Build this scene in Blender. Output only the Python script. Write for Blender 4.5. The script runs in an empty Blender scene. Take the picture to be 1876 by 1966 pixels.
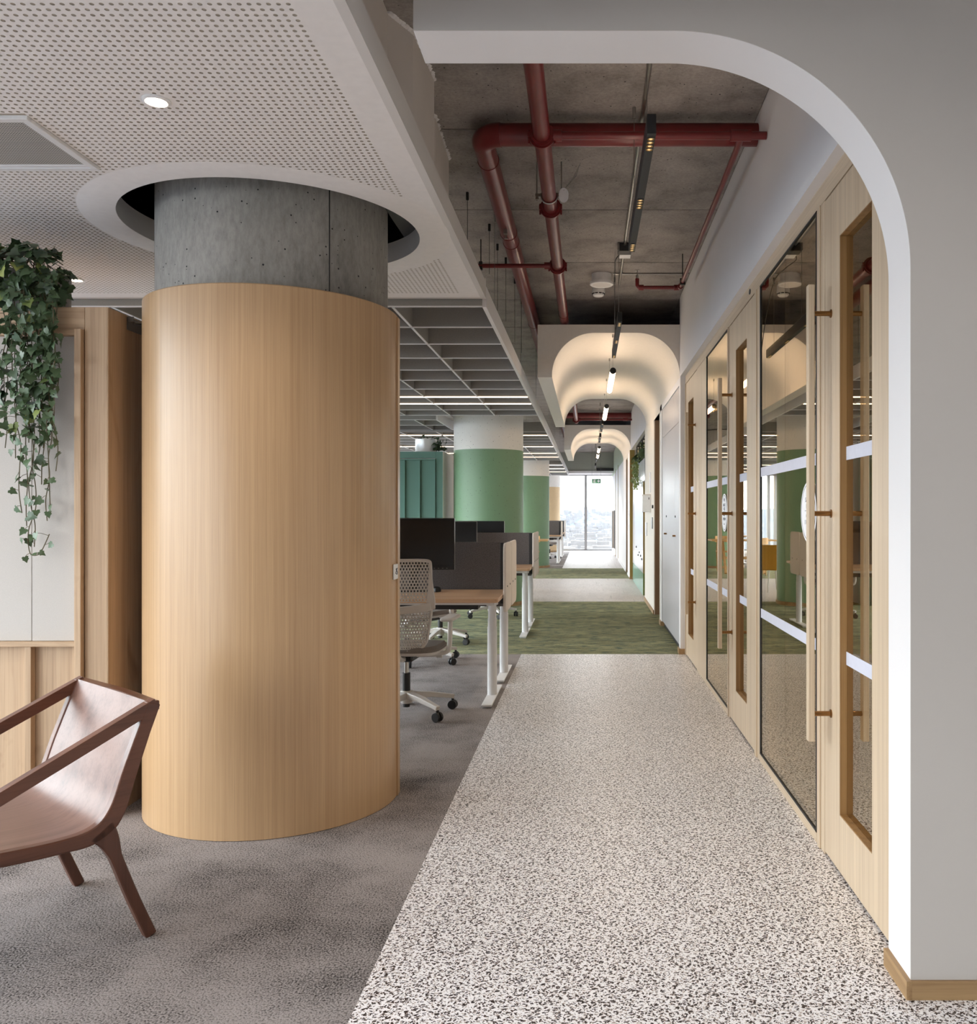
import bpy, math, random
from mathutils import Vector, Matrix, Quaternion, Euler
R = math.radians
random.seed(7)
sc = bpy.context.scene
col = sc.collection

# ------------------------------------------------------------------ camera
W, H = 1876.0, 1966.0
FPX, VX, HY, EYE = 1690.0, 1128.0, 986.0, 1.3
cd = bpy.data.cameras.new('camera')
cam = bpy.data.objects.new('camera', cd)
col.objects.link(cam)
cam.location = (0, 0, EYE)
cam.rotation_euler = (R(90), 0, 0)
cd.sensor_fit = 'HORIZONTAL'
cd.sensor_width = 36.0
cd.lens = 36.0 * FPX / W
cd.shift_x = (W / 2 - VX) / W
cd.shift_y = (HY - H / 2) / W
cd.clip_start = 0.05
cd.clip_end = 12000
sc.camera = cam
sc.view_settings.view_transform = 'Standard'
sc.view_settings.look = 'None'
sc.view_settings.gamma = 1.0
sc.view_settings.use_curve_mapping = False
sc.view_settings.exposure = 1.16

# ------------------------------------------------------------------ sky / daylight
SKY = 4.2          # radiance at the horizon; an overcast sky rises toward the zenith
DLW = 11
w = bpy.data.worlds.new('sky')
sc.world = w
w.use_nodes = True
nt = w.node_tree
nt.nodes.clear()
wo = nt.nodes.new('ShaderNodeOutputWorld')
bg = nt.nodes.new('ShaderNodeBackground')
geo = nt.nodes.new('ShaderNodeNewGeometry')
sep = nt.nodes.new('ShaderNodeSeparateXYZ')
rmp = nt.nodes.new('ShaderNodeValToRGB')
rmp.color_ramp.elements[0].position = 0.0
rmp.color_ramp.elements[0].color = (0.91, 0.935, 1.0, 1)
rmp.color_ramp.elements[1].position = 1.0
rmp.color_ramp.elements[1].color = (2.15, 2.3, 2.6, 1)
neg = nt.nodes.new('ShaderNodeMath')
neg.operation = 'MULTIPLY'
neg.inputs[1].default_value = -1.0
nt.links.new(geo.outputs['Incoming'], sep.inputs[0])
nt.links.new(sep.outputs['Z'], neg.inputs[0])
nt.links.new(neg.outputs[0], rmp.inputs[0])
nt.links.new(rmp.outputs[0], bg.inputs['Color'])
bg.inputs['Strength'].default_value = SKY
nt.links.new(bg.outputs[0], wo.inputs[0])


def portal(name, loc, rot, sx, sy):
    ld = bpy.data.lights.new(name, 'AREA')
    ld.shape = 'RECTANGLE'
    ld.size, ld.size_y = sx, sy
    ld.cycles.is_portal = True
    o = bpy.data.objects.new(name, ld)
    col.objects.link(o)
    o.location = loc
    o.rotation_euler = rot


LX = -4.8          # inner face of the window wall on the desk side
YB, YE = -5.0, 31.0
portal('daylight_side_window', (LX - 0.25, 13.0, 1.3), (0, R(-90), 0), 2.6, 35.5)
portal('daylight_end_window', (-1.9, YE + 0.25, 1.35), (R(-90), 0, 0), 5.8, 2.6)

# ------------------------------------------------------------------ materials


def lin(c):
    out = []
    for v in c[:3]:
        v = v / 255.0
        out.append(v / 12.92 if v <= 0.04045 else ((v + 0.055) / 1.055) ** 2.4)
    return tuple(out) + (1.0,)


def newmat(name):
    m = bpy.data.materials.new(name)
    m.use_nodes = True
    t = m.node_tree
    b = t.nodes['Principled BSDF']
    return m, t, b


def N(t, kind, **kw):
    n = t.nodes.new(kind)
    for k, v in kw.items():
        if k in n.inputs.keys():
            n.inputs[k].default_value = v
        else:
            setattr(n, k, v)
    return n


def coords(t, scale=(1, 1, 1), rot=(0, 0, 0)):
    tc = N(t, 'ShaderNodeTexCoord')
    mp = N(t, 'ShaderNodeMapping')
    mp.inputs['Scale'].default_value = scale
    mp.inputs['Rotation'].default_value = rot
    t.links.new(tc.outputs['Object'], mp.inputs['Vector'])
    return mp.outputs['Vector']


def ramp(t, fac, stops):
    r = N(t, 'ShaderNodeValToRGB')
    e = r.color_ramp.elements
    while len(e) < len(stops):
        e.new(0.5)
    for k, (p, c) in enumerate(stops):
        e[k].position = p
        e[k].color = c if len(c) == 4 else tuple(c) + (1,)
    t.links.new(fac, r.inputs[0])
    return r.outputs[0]


def mixc(t, fac, a, b, mode='MIX'):
    n = N(t, 'ShaderNodeMix', data_type='RGBA', blend_type=mode)
    for s, v in ((n.inputs[0], fac), (n.inputs[6], a), (n.inputs[7], b)):
        if hasattr(v, 'links'):
            t.links.new(v, s)
        else:
            s.default_value = v
    return n.outputs[2]


def bump(t, b, h, strength=0.2, dist=0.002):
    n = N(t, 'ShaderNodeBump')
    n.inputs['Strength'].default_value = strength
    n.inputs['Distance'].default_value = dist
    t.links.new(h, n.inputs['Height'])
    t.links.new(n.outputs[0], b.inputs['Normal'])


def plain(name, c, rough=0.5, metal=0.0, var=0.0, scale=30, spec=0.5, relief=0.0):
    m, t, b = newmat(name)
    cc = lin(c)
    b.inputs['Roughness'].default_value = rough
    b.inputs['Metallic'].default_value = metal
    b.inputs['Specular IOR Level'].default_value = spec
    no = N(t, 'ShaderNodeTexNoise', Scale=scale, Detail=3.0)
    t.links.new(coords(t), no.inputs['Vector'])
    v = max(var, 0.02)
    lo = tuple(x * (1 - v) for x in cc[:3]) + (1,)
    hi = tuple(min(1, x * (1 + v)) for x in cc[:3]) + (1,)
    t.links.new(ramp(t, no.outputs['Fac'], [(0.3, lo), (0.7, hi)]), b.inputs['Base Color'])
    if relief:
        bump(t, b, no.outputs['Fac'], relief)
    return m


def wood(name, c, dark, axis='Z', fine=260.0, stretch=0.012, rough=0.42, plank=False, knots=False, rnd=0.0):
    m, t, b = newmat(name)
    s = [1, 1, 1]
    s['XYZ'.index(axis)] = stretch
    v = coords(t, tuple(s))
    n1 = N(t, 'ShaderNodeTexNoise', Scale=fine, Detail=2.0, Roughness=0.6)
    n2 = N(t, 'ShaderNodeTexNoise', Scale=fine / 9, Detail=4.0, Roughness=0.6)
    t.links.new(v, n1.inputs['Vector'])
    t.links.new(v, n2.inputs['Vector'])
    base = ramp(t, n2.outputs['Fac'], [(0.30, lin(dark)), (0.52, lin(c)), (0.75, tuple(min(1, x * 1.12) for x in lin(c)[:3]) + (1,))])
    fin = ramp(t, n1.outputs['Fac'], [(0.30, (0.80, 0.77, 0.74, 1)), (0.52, (1, 1, 1, 1))])
    cc = mixc(t, 0.75, base, fin, 'MULTIPLY')
    if knots:
        s2 = [5.0, 5.0, 5.0]
        s2['XYZ'.index(axis)] = 1.6
        vo = N(t, 'ShaderNodeTexNoise', Scale=1.2, Detail=3.0, Distortion=1.2)
        t.links.new(coords(t, tuple(s2)), vo.inputs['Vector'])
        kn = ramp(t, vo.outputs['Fac'], [(0.60, (1, 1, 1, 1)), (0.76, (0.70, 0.64, 0.58, 1))])
        cc = mixc(t, 1.0, cc, kn, 'MULTIPLY')
    if rnd:
        oi = N(t, 'ShaderNodeObjectInfo')
        rr = ramp(t, oi.outputs['Random'], [(0.0, (1 - rnd,) * 3), (1.0, (1, 1, 1))])
        cc = mixc(t, 1.0, cc, rr, 'MULTIPLY')
    t.links.new(cc, b.inputs['Base Color'])
    b.inputs['Roughness'].default_value = rough
    bump(t, b, n1.outputs['Fac'], 0.12, 0.001)
    return m


def concrete(name, c, rough=0.75, stretch=(1, 1, 1), dark=0.55, pores=True, scale=1.6, spec=0.4, grain=0.72, light=1.35):
    m, t, b = newmat(name)
    v = coords(t, stretch)
    n1 = N(t, 'ShaderNodeTexNoise', Scale=scale, Detail=6.0, Roughness=0.65)
    n2 = N(t, 'ShaderNodeTexNoise', Scale=scale * 22, Detail=4.0, Roughness=0.7)
    t.links.new(v, n1.inputs['Vector'])
    t.links.new(v, n2.inputs['Vector'])
    cc = lin(c)
    lo = tuple(x * dark for x in cc[:3]) + (1,)
    hi = tuple(min(1, x * light) for x in cc[:3]) + (1,)
    a = ramp(t, n1.outputs['Fac'], [(0.28, lo), (0.5, cc), (0.75, hi)])
    g = ramp(t, n2.outputs['Fac'], [(0.3, (grain, grain, grain, 1)), (0.6, (1, 1, 1, 1))])
    o = mixc(t, 1.0, a, g, 'MULTIPLY')
    if pores:
        vo = N(t, 'ShaderNodeTexVoronoi', Scale=50.0)
        t.links.new(coords(t), vo.inputs['Vector'])
        sx = N(t, 'ShaderNodeSeparateColor')
        t.links.new(vo.outputs['Color'], sx.inputs[0])
        th = N(t, 'ShaderNodeMath', operation='MULTIPLY')
        pw = N(t, 'ShaderNodeMath', operation='POWER')
        t.links.new(sx.outputs[0], pw.inputs[0])
        pw.inputs[1].default_value = 3.8
        t.links.new(pw.outputs[0], th.inputs[0])
        th.inputs[1].default_value = 0.22
        lt = N(t, 'ShaderNodeMath', operation='LESS_THAN')
        t.links.new(vo.outputs['Distance'], lt.inputs[0])
        t.links.new(th.outputs[0], lt.inputs[1])
        o = mixc(t, lt.outputs[0], o, (0.02, 0.02, 0.02, 1))
    t.links.new(o, b.inputs['Base Color'])
    b.inputs['Roughness'].default_value = rough
    b.inputs['Specular IOR Level'].default_value = spec
    bump(t, b, n2.outputs['Fac'], 0.15, 0.003)
    return m


def carpet(name, dark, light, tint=None, fine=330.0, streak=(1, 1, 1), patch=2.2, rnd=0.12):
    m, t, b = newmat(name)
    tc = N(t, 'ShaderNodeNewGeometry')
    n1 = N(t, 'ShaderNodeTexNoise', Scale=fine, Detail=1.0)
    t.links.new(tc.outputs['Position'], n1.inputs['Vector'])
    mp = N(t, 'ShaderNodeMapping')
    mp.inputs['Scale'].default_value = streak
    t.links.new(tc.outputs['Position'], mp.inputs['Vector'])
    n2 = N(t, 'ShaderNodeTexNoise', Scale=patch, Detail=5.0, Roughness=0.62)
    t.links.new(mp.outputs[0], n2.inputs['Vector'])
    ad = N(t, 'ShaderNodeMath', operation='MULTIPLY_ADD')
    t.links.new(n2.outputs['Fac'], ad.inputs[0])
    ad.inputs[1].default_value = 0.85
    t.links.new(n1.outputs['Fac'], ad.inputs[2])
    c = ramp(t, ad.outputs[0], [(0.66, lin(dark)), (1.18, lin(light))])
    if tint:
        n3 = N(t, 'ShaderNodeTexNoise', Scale=patch * 3.5, Detail=4.0, Roughness=0.7)
        t.links.new(mp.outputs[0], n3.inputs['Vector'])
        f = ramp(t, n3.outputs['Fac'], [(0.48, (0, 0, 0, 1)), (0.62, (1, 1, 1, 1))])
        c = mixc(t, f, c, lin(tint))
    oi = N(t, 'ShaderNodeObjectInfo')
    rr = ramp(t, oi.outputs['Random'], [(0.0, (1 - rnd,) * 3), (1.0, (1, 1, 1))])
    c = mixc(t, 1.0, c, rr, 'MULTIPLY')
    t.links.new(c, b.inputs['Base Color'])
    b.inputs['Roughness'].default_value = 0.95
    b.inputs['Specular IOR Level'].default_value = 0.15
    bump(t, b, n1.outputs['Fac'], 0.5, 0.004)
    return m


def terrazzo(name, base=(250, 247, 248), rnd=0.03, rough=0.34):
    m, t, b = newmat(name)
    tc = N(t, 'ShaderNodeNewGeometry')
    c = None
    chips = [((70, 130, 1), 2.8, (204, 194, 188), 0.36), ((80, 140, 1), 0.9, (166, 150, 142), 0.30),
             ((40, 88, 1), 0.35, (36, 28, 27), 0.28), ((43, 96, 1), 1.25, (44, 35, 33), 0.28),
             ((50, 102, 1), 2.2, (66, 53, 48), 0.27), ((47, 106, 1), 2.75, (44, 36, 34), 0.25)]
    c = lin(base)
    for k, (s, rot, cc, dens) in enumerate(chips):
        wn = N(t, 'ShaderNodeTexNoise', Scale=80.0 + 9 * k, Detail=1.0)
        t.links.new(tc.outputs['Position'], wn.inputs['Vector'])
        wa = N(t, 'ShaderNodeVectorMath', operation='SCALE')
        t.links.new(wn.outputs['Color'], wa.inputs[0])
        wa.inputs['Scale'].default_value = 0.010
        av = N(t, 'ShaderNodeVectorMath', operation='ADD')
        t.links.new(tc.outputs['Position'], av.inputs[0])
        t.links.new(wa.outputs[0], av.inputs[1])
        mp = N(t, 'ShaderNodeMapping', vector_type='TEXTURE')
        mp.inputs['Rotation'].default_value = (0, 0, rot)
        mp.inputs['Scale'].default_value = (1.0 / s[0], 1.0 / s[1], 1.0)
        t.links.new(av.outputs[0], mp.inputs['Vector'])
        vo = N(t, 'ShaderNodeTexVoronoi', voronoi_dimensions='2D', Scale=1.0)
        t.links.new(mp.outputs[0], vo.inputs['Vector'])
        sx = N(t, 'ShaderNodeSeparateColor')
        t.links.new(vo.outputs['Color'], sx.inputs[0])
        th = N(t, 'ShaderNodeMath', operation='MULTIPLY')
        t.links.new(sx.outputs[0], th.inputs[0])
        th.inputs[1].default_value = dens
        lt = N(t, 'ShaderNodeMath', operation='LESS_THAN')
        t.links.new(vo.outputs['Distance'], lt.inputs[0])
        t.links.new(th.outputs[0], lt.inputs[1])
        c = mixc(t, lt.outputs[0], c, lin(cc))
    if rnd:
        oi = N(t, 'ShaderNodeObjectInfo')
        rr = ramp(t, oi.outputs['Random'], [(0.0, (1 - rnd,) * 3), (1.0, (1, 1, 1))])
        c = mixc(t, 1.0, c, rr, 'MULTIPLY')
    t.links.new(c, b.inputs['Base Color'])
    b.inputs['Roughness'].default_value = rough
    b.inputs['Specular IOR Level'].default_value = 0.5
    return m


def glass(name, tint=(0.93, 0.95, 0.93), ior=1.5):
    m = bpy.data.materials.new(name)
    m.use_nodes = True
    t = m.node_tree
    t.nodes.clear()
    o = N(t, 'ShaderNodeOutputMaterial')
    mx = N(t, 'ShaderNodeMixShader')
    tr = N(t, 'ShaderNodeBsdfTransparent', Color=tint + (1,))
    gl = N(t, 'ShaderNodeBsdfGlossy', Roughness=0.0)
    g = N(t, 'ShaderNodeNewGeometry')
    mr = N(t, 'ShaderNodeMapRange')
    mr.inputs['To Min'].default_value = ior
    mr.inputs['To Max'].default_value = 1.0 / ior
    t.links.new(g.outputs['Backfacing'], mr.inputs['Value'])
    fr = N(t, 'ShaderNodeFresnel')
    t.links.new(mr.outputs[0], fr.inputs['IOR'])
    t.links.new(fr.outputs[0], mx.inputs[0])
    t.links.new(tr.outputs[0], mx.inputs[1])
    t.links.new(gl.outputs[0], mx.inputs[2])
    t.links.new(mx.outputs[0], o.inputs[0])
    return m


def coated_glass(name, tint, refl, r0):
    """bronze coated partition glass: mirror-like at a slant, clearer straight on"""
    m = bpy.data.materials.new(name)
    m.use_nodes = True
    t = m.node_tree
    t.nodes.clear()
    o = N(t, 'ShaderNodeOutputMaterial')
    mx = N(t, 'ShaderNodeMixShader')
    tr = N(t, 'ShaderNodeBsdfTransparent', Color=tint + (1,))
    gl = N(t, 'ShaderNodeBsdfGlossy', Color=refl + (1,), Roughness=0.0)
    lw = N(t, 'ShaderNodeLayerWeight', Blend=0.5)
    pw = N(t, 'ShaderNodeMath', operation='POWER')
    pw.inputs[1].default_value = 4.0
    t.links.new(lw.outputs['Facing'], pw.inputs[0])
    mr = N(t, 'ShaderNodeMapRange')
    mr.inputs['To Min'].default_value = r0
    mr.inputs['To Max'].default_value = 1.0
    t.links.new(pw.outputs[0], mr.inputs['Value'])
    t.links.new(mr.outputs[0], mx.inputs[0])
    t.links.new(tr.outputs[0], mx.inputs[1])
    t.links.new(gl.outputs[0], mx.inputs[2])
    t.links.new(mx.outputs[0], o.inputs[0])
    return m


def emit(name, c, s):
    m, t, b = newmat(name)
    b.inputs['Base Color'].default_value = lin(c)
    b.inputs['Emission Color'].default_value = lin(c)
    b.inputs['Emission Strength'].default_value = s
    return m


def leafmat(name, a, bcol):
    m, t, b = newmat(name)
    oi = N(t, 'ShaderNodeObjectInfo')
    no = N(t, 'ShaderNodeTexNoise', Scale=60.0)
    t.links.new(coords(t), no.inputs['Vector'])
    ad = N(t, 'ShaderNodeMath', operation='MULTIPLY_ADD')
    t.links.new(no.outputs['Fac'], ad.inputs[0])
    ad.inputs[1].default_value = 0.35
    t.links.new(oi.outputs['Random'], ad.inputs[2])
    t.links.new(ramp(t, ad.outputs[0], [(0.15, lin(a)), (0.85, lin(bcol)), (1.15, lin(bcol))]), b.inputs['Base Color'])
    b.inputs['Roughness'].default_value = 0.38
    return m


def perforated_mesh(name, c, pitch, hole):
    """metal mesh sheet: fine dark round print far below 10 px"""
    m, t, b = newmat(name)
    vo = N(t, 'ShaderNodeTexVoronoi', Scale=1.0 / pitch, Randomness=0.0)
    t.links.new(coords(t), vo.inputs['Vector'])
    lt = N(t, 'ShaderNodeMath', operation='LESS_THAN')
    t.links.new(vo.outputs['Distance'], lt.inputs[0])
    lt.inputs[1].default_value = hole
    t.links.new(mixc(t, lt.outputs[0], lin(c), (0.02, 0.02, 0.02, 1)), b.inputs['Base Color'])
    b.inputs['Roughness'].default_value = 0.5
    return m


M = {}
M['plaster'] = plain('white_plaster', (234, 231, 231), 0.62, var=0.02, scale=2.0)
M['plaster_grey'] = plain('grey_white_plaster', (218, 213, 209), 0.7, var=0.03, scale=1.6)
M['taupe'] = plain('taupe_grey_tone', (196, 190, 184), 0.75, var=0.02, scale=1.2)
M['vault'] = plain('vault_plaster', (232, 226, 218), 0.7, var=0.01)
M['bulkhead'] = plain('grey_bulkhead_plaster', (216, 209, 203), 0.75, var=0.05, scale=3)
M['ceil_white'] = plain('ceiling_board', (241, 236, 233), 0.7, var=0.015)
M['ceil_back'] = plain('acoustic_fleece', (176, 166, 152), 0.95)
M['slab'] = concrete('ceiling_concrete', (160, 152, 147), 0.72, dark=0.42, scale=2.6, spec=0.5)
M['shaft'] = concrete('column_concrete', (150, 146, 140), 0.6, stretch=(1, 1, 0.35), dark=0.4, scale=2.4)
M['veneer'] = wood('column_veneer', (193, 158, 119), (184, 148, 109), 'Z', 620, 0.005, 0.32)
M['oak'] = wood('booth_oak', (192, 162, 130), (170, 140, 110), 'Z', 150, 0.02, 0.55, knots=True)
M['oak_h'] = wood('booth_oak_rail', (192, 162, 130), (170, 140, 110), 'X', 150, 0.02, 0.55, knots=True)
M['oak_door'] = wood('door_oak', (208, 187, 160), (197, 174, 146), 'Z', 300, 0.008, 0.45)
M['oak_door_h'] = wood('door_head_oak', (208, 187, 160), (197, 174, 146), 'Y', 300, 0.008, 0.45)
M['oak_reveal'] = wood('door_reveal_oak', (150, 112, 66), (128, 92, 52), 'Z', 300, 0.008, 0.5)
M['oak_base'] = wood('baseboard_oak', (168, 136, 96), (146, 114, 78), 'Y', 200, 0.02, 0.5)
M['desk_top'] = wood('desk_oak', (206, 168, 134), (190, 150, 116), 'X', 200, 0.02, 0.4)
M['table_top'] = wood('table_oak', (206, 164, 112), (188, 144, 92), 'X', 200, 0.02, 0.45)
M['walnut'] = wood('walnut', (112, 70, 51), (80, 47, 35), 'Y', 120, 0.03, 0.3)
M['walnut_shell'] = wood('walnut_shell', (128, 96, 84), (98, 68, 58), 'Y', 90, 0.03, 0.33)
M['walnut_leg'] = wood('walnut_leg', (96, 60, 45), (72, 43, 33), 'Z', 120, 0.03, 0.35)
M['felt_light'] = plain('light_grey_felt', (196, 190, 184), 0.95, var=0.05, scale=400, spec=0.1)
M['felt_dark'] = plain('dark_grey_felt', (104, 99, 98), 0.95, var=0.3, scale=150, spec=0.1)
M['felt_beige'] = plain('beige_felt', (222, 212, 202), 0.95, var=0.05, scale=300, spec=0.1)
M['felt_baffle'] = plain('grey_baffle_felt', (150, 147, 143), 0.95, var=0.08, scale=260, spec=0.1)
M['baffle_edge'] = plain('baffle_edge', (224, 222, 222), 0.8)
M['teal'] = plain('teal_board', (88, 120, 110), 0.8, var=0.03, scale=300)
M['green_paint'] = concrete('green_column_paint', (118, 150, 118), 0.45, dark=0.97, scale=2.0, spec=0.5, grain=0.97, light=1.03)
M['white_paint'] = concrete('white_column_paint', (232, 228, 223), 0.6, dark=0.97, scale=2.0, spec=0.5, grain=0.97, light=1.02)
M['beige_paint'] = concrete('beige_column_paint', (214, 186, 146), 0.6, dark=0.97, scale=2.0, grain=0.97, light=1.02)
M['red'] = plain('red_pipe_paint', (112, 34, 35), 0.3, var=0.12, scale=9)
M['steel'] = plain('galvanised_steel', (176, 174, 170), 0.3, metal=1.0, var=0.08)
M['bronze'] = plain('bronze_fitting', (150, 112, 72), 0.28, metal=1.0)
M['black'] = plain('black_metal', (40, 39, 40), 0.5)
M['black_gloss'] = plain('black_screen', (14, 14, 16), 0.22)
M['black_plastic'] = plain('black_plastic', (24, 24, 25), 0.45)
M['gold'] = plain('gold_reflector', (200, 160, 96), 0.25, metal=1.0)
M['grey_plastic'] = plain('pale_grey_plastic', (206, 200, 194), 0.5)
M['seat_cloth'] = plain('grey_seat_cloth', (122, 113, 106), 0.95, var=0.12, scale=220)
M['white_metal'] = plain('white_metal', (232, 231, 231), 0.4)
M['grey_metal'] = plain('grey_metal', (128, 126, 124), 0.4, metal=0.7)
M['cabinet'] = plain('silver_grey_laminate', (190, 187, 190), 0.34)
M['cream'] = plain('cream_wall', (232, 224, 213), 0.65, var=0.01)
M['brown'] = plain('brown_door', (132, 106, 80), 0.5)
M['olive'] = plain('olive_paint', (150, 128, 70), 0.6)
M['olive_green'] = plain('olive_green_paint', (104, 120, 50), 0.6)
M['whiteboard'] = plain('glossy_white_board', (236, 238, 242), 0.12)
M['board_green'] = plain('glossy_green_board', (128, 176, 160), 0.15)
M['pale_green'] = plain('pale_green_wall', (196, 208, 184), 0.7)
M['end_wall'] = plain('grey_green_plaster', (166, 168, 158), 0.75)
M['sign_green'] = plain('sign_green', (70, 130, 96), 0.5)
M['sign_white'] = plain('sign_white', (240, 240, 244), 0.5)
M['ink'] = plain('dark_ink', (58, 58, 78), 0.6)
M['frost'] = plain('frosted_film', (206, 208, 222), 0.7)
M['gasket'] = plain('black_gasket', (28, 27, 28), 0.5)
M['booth_wall'] = plain('brown_room_felt', (112, 94, 72), 0.9, var=0.12, scale=60)
M['mustard'] = plain('mustard_fabric', (196, 146, 52), 0.85, var=0.08, scale=200)
M['carpet_grey'] = carpet('grey_carpet', (34, 30, 29), (158, 150, 147), fine=170, patch=1.7, rnd=0.05)
M['carpet_green'] = carpet('green_carpet', (64, 66, 50), (164, 164, 126), tint=(92, 104, 92), fine=150, streak=(1, 2.6, 1), patch=2.2, rnd=0.2)
M['terrazzo'] = terrazzo('speckled_terrazzo', rnd=0.0)
M['terrazzo_tile'] = terrazzo('speckled_terrazzo_tile', base=(226, 219, 216), rnd=0.10, rough=0.5)
M['concrete_floor'] = plain('screed', (120, 116, 112), 0.8)
M['mullion'] = plain('grey_mullion', (142, 142, 144), 0.45, metal=0.3)
M['clear'] = glass('clear_glass')
M['tinted'] = coated_glass('bronze_glass', (0.84, 0.78, 0.66), (1.0, 0.93, 0.80), 0.36)
M['inner_clear'] = glass('inner_clear_glass', (0.9, 0.88, 0.82), 1.8)
M['tube'] = emit('tube_lamp', (255, 226, 194), 5.4)
M['led'] = emit('led_strip', (255, 226, 194), 2.6)
M['uplight'] = emit('uplight_strip', (255, 232, 208), 5.0)
M['downlight'] = emit('downlight_lens', (255, 232, 206), 9.0)
M['cell_led'] = emit('cell_led', (255, 214, 150), 0.35)
M['leaf'] = leafmat('ivy_leaf', (28, 46, 28), (84, 106, 74))
M['leaf_light'] = leafmat('light_leaf', (92, 110, 56), (158, 168, 96))
M['stem'] = plain('ivy_stem', (98, 90, 66), 0.7)
M['pot_grey'] = plain('grey_planter', (132, 128, 124), 0.5)
M['pot_silver'] = plain('silver_planter', (214, 216, 216), 0.3, metal=0.35)
M['soil'] = plain('soil', (48, 38, 30), 0.95)
M['hill'] = plain('wooded_hill', (36, 46, 60), 0.95, var=0.2, scale=0.01)
M['land'] = plain('city_ground', (60,72,84), 0.95, var=0.3, scale=0.02)
M['house'] = plain('pale_house', (92, 88, 86), 0.9, var=0.1, scale=0.01)
M['facade'] = plain('facade_white', (224, 224, 224), 0.6)

# ------------------------------------------------------------------ mesh builder


class MB:
    def __init__(s):
        s.v, s.f = [], []

    def add(s, vs, fs):
        o = len(s.v)
        s.v += [tuple(x) for x in vs]
        s.f += [tuple(i + o for i in f) for f in fs]
        return s

    def box(s, x0, x1, y0, y1, z0, z1):
        vs = [(x, y, z) for z in (z0, z1) for y in (y0, y1) for x in (x0, x1)]
        return s.add(vs, [(0, 2, 3, 1), (4, 5, 7, 6), (0, 1, 5, 4), (2, 6, 7, 3), (0, 4, 6, 2), (1, 3, 7, 5)])

    def tube(s, pts, r, n=12, caps=True):
        pts = [Vector(p) for p in pts]
        k = len(pts)
        rs = r if isinstance(r, (list, tuple)) else [r] * k
        d0 = (pts[1] - pts[0]).normalized()
        up = Vector((0, 0, 1)) if abs(d0.z) < 0.9 else Vector((1, 0, 0))
        nrm = (up - d0 * up.dot(d0)).normalized()
        prev = d0
        vs, fs = [], []
        for i, p in enumerate(pts):
            if i == 0:
                d = d0
            elif i == k - 1:
                d = (pts[i] - pts[i - 1]).normalized()
            else:
                d = ((pts[i + 1] - p).normalized() + (p - pts[i - 1]).normalized())
                d = d.normalized() if d.length > 1e-6 else prev
            nrm = (prev.rotation_difference(d) @ nrm)
            nrm = (nrm - d * nrm.dot(d)).normalized()
            bi = d.cross(nrm)
            prev = d
            for j in range(n):
                a = 2 * math.pi * j / n
                vs.append(p + (nrm * math.cos(a) + bi * math.sin(a)) * rs[i])
        for i in range(k - 1):
            for j in range(n):
                a, b = i * n + j, i * n + (j + 1) % n
                fs.append((a, b, b + n, a + n))
        if caps:
            fs.append(tuple(range(n - 1, -1, -1)))
            fs.append(tuple((k - 1) * n + j for j in range(n)))
        return s.add(vs, fs)

    def cyl(s, p0, p1, r, n=24, r1=None):
        return s.tube([p0, p1], [r, r if r1 is None else r1], n)

    def lathe(s, prof, c=(0, 0, 0), n=32, a0=0.0, a1=2 * math.pi):
        full = abs(a1 - a0 - 2 * math.pi) < 1e-6
        m = n if full else n + 1
        vs, fs = [], []
        for r, z in prof:
            for j in range(m):
                a = a0 + (a1 - a0) * j / n
                vs.append((c[0] + r * math.cos(a), c[1] + r * math.sin(a), c[2] + z))
        for i in range(len(prof) - 1):
            for j in range(n):
                a, b = i * m + j, i * m + (j + 1) % m
                fs.append((a, b, b + m, a + m))
        return s.add(vs, fs)

    def prism(s, poly, d0, d1, fn):
        n = len(poly)
        vs = [fn(u, v, d0) for u, v in poly] + [fn(u, v, d1) for u, v in poly]
        fs = [tuple(range(n - 1, -1, -1)), tuple(range(n, 2 * n))]
        for i in range(n):
            j = (i + 1) % n
            fs.append((i, j, j + n, i + n))
        return s.add(vs, fs)

    def rail(s, pts, w, h, side):
        """rectangular bar along pts; w along the fixed side vector, h across"""
        pts = [Vector(p) for p in pts]
        k = len(pts)
        ws = w if isinstance(w, (list, tuple)) else [w] * k
        hs = h if isinstance(h, (list, tuple)) else [h] * k
        side = Vector(side).normalized()
        vs, fs = [], []
        for i, p in enumerate(pts):
            d = (pts[min(i + 1, k - 1)] - pts[max(i - 1, 0)]).normalized()
            sd = (side - d * side.dot(d)).normalized()
            up = sd.cross(d).normalized()
            for a, b in ((-1, -1), (1, -1), (1, 1), (-1, 1)):
                vs.append(p + sd * (a * ws[i] / 2) + up * (b * hs[i] / 2))
        for i in range(k - 1):
            for j in range(4):
                a, b = i * 4 + j, i * 4 + (j + 1) % 4
                fs.append((a, b, b + 4, a + 4))
        fs.append((3, 2, 1, 0))
        fs.append(tuple((k - 1) * 4 + j for j in range(4)))
        return s.add(vs, fs)

    def build(s, name, mat, parent=None, smooth=True, bevel=0.0, seg=2, loc=None, ang=35):
        me = bpy.data.meshes.new(name)
        me.from_pydata(s.v, [], s.f)
        me.update()
        import bmesh
        bm = bmesh.new()
        bm.from_mesh(me)
        bmesh.ops.recalc_face_normals(bm, faces=bm.faces)
        bm.to_mesh(me)
        bm.free()
        if smooth:
            me.shade_smooth()
            me.set_sharp_from_angle(angle=R(ang))
        me.materials.append(mat)
        o = bpy.data.objects.new(name, me)
        col.objects.link(o)
        if parent is not None:
            o.parent = parent
        if loc:
            o.location = loc
        if bevel:
            b = o.modifiers.new('bevel', 'BEVEL')
            b.width, b.segments, b.limit_method = bevel, seg, 'ANGLE'
            b.angle_limit = R(40)
        return o


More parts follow.
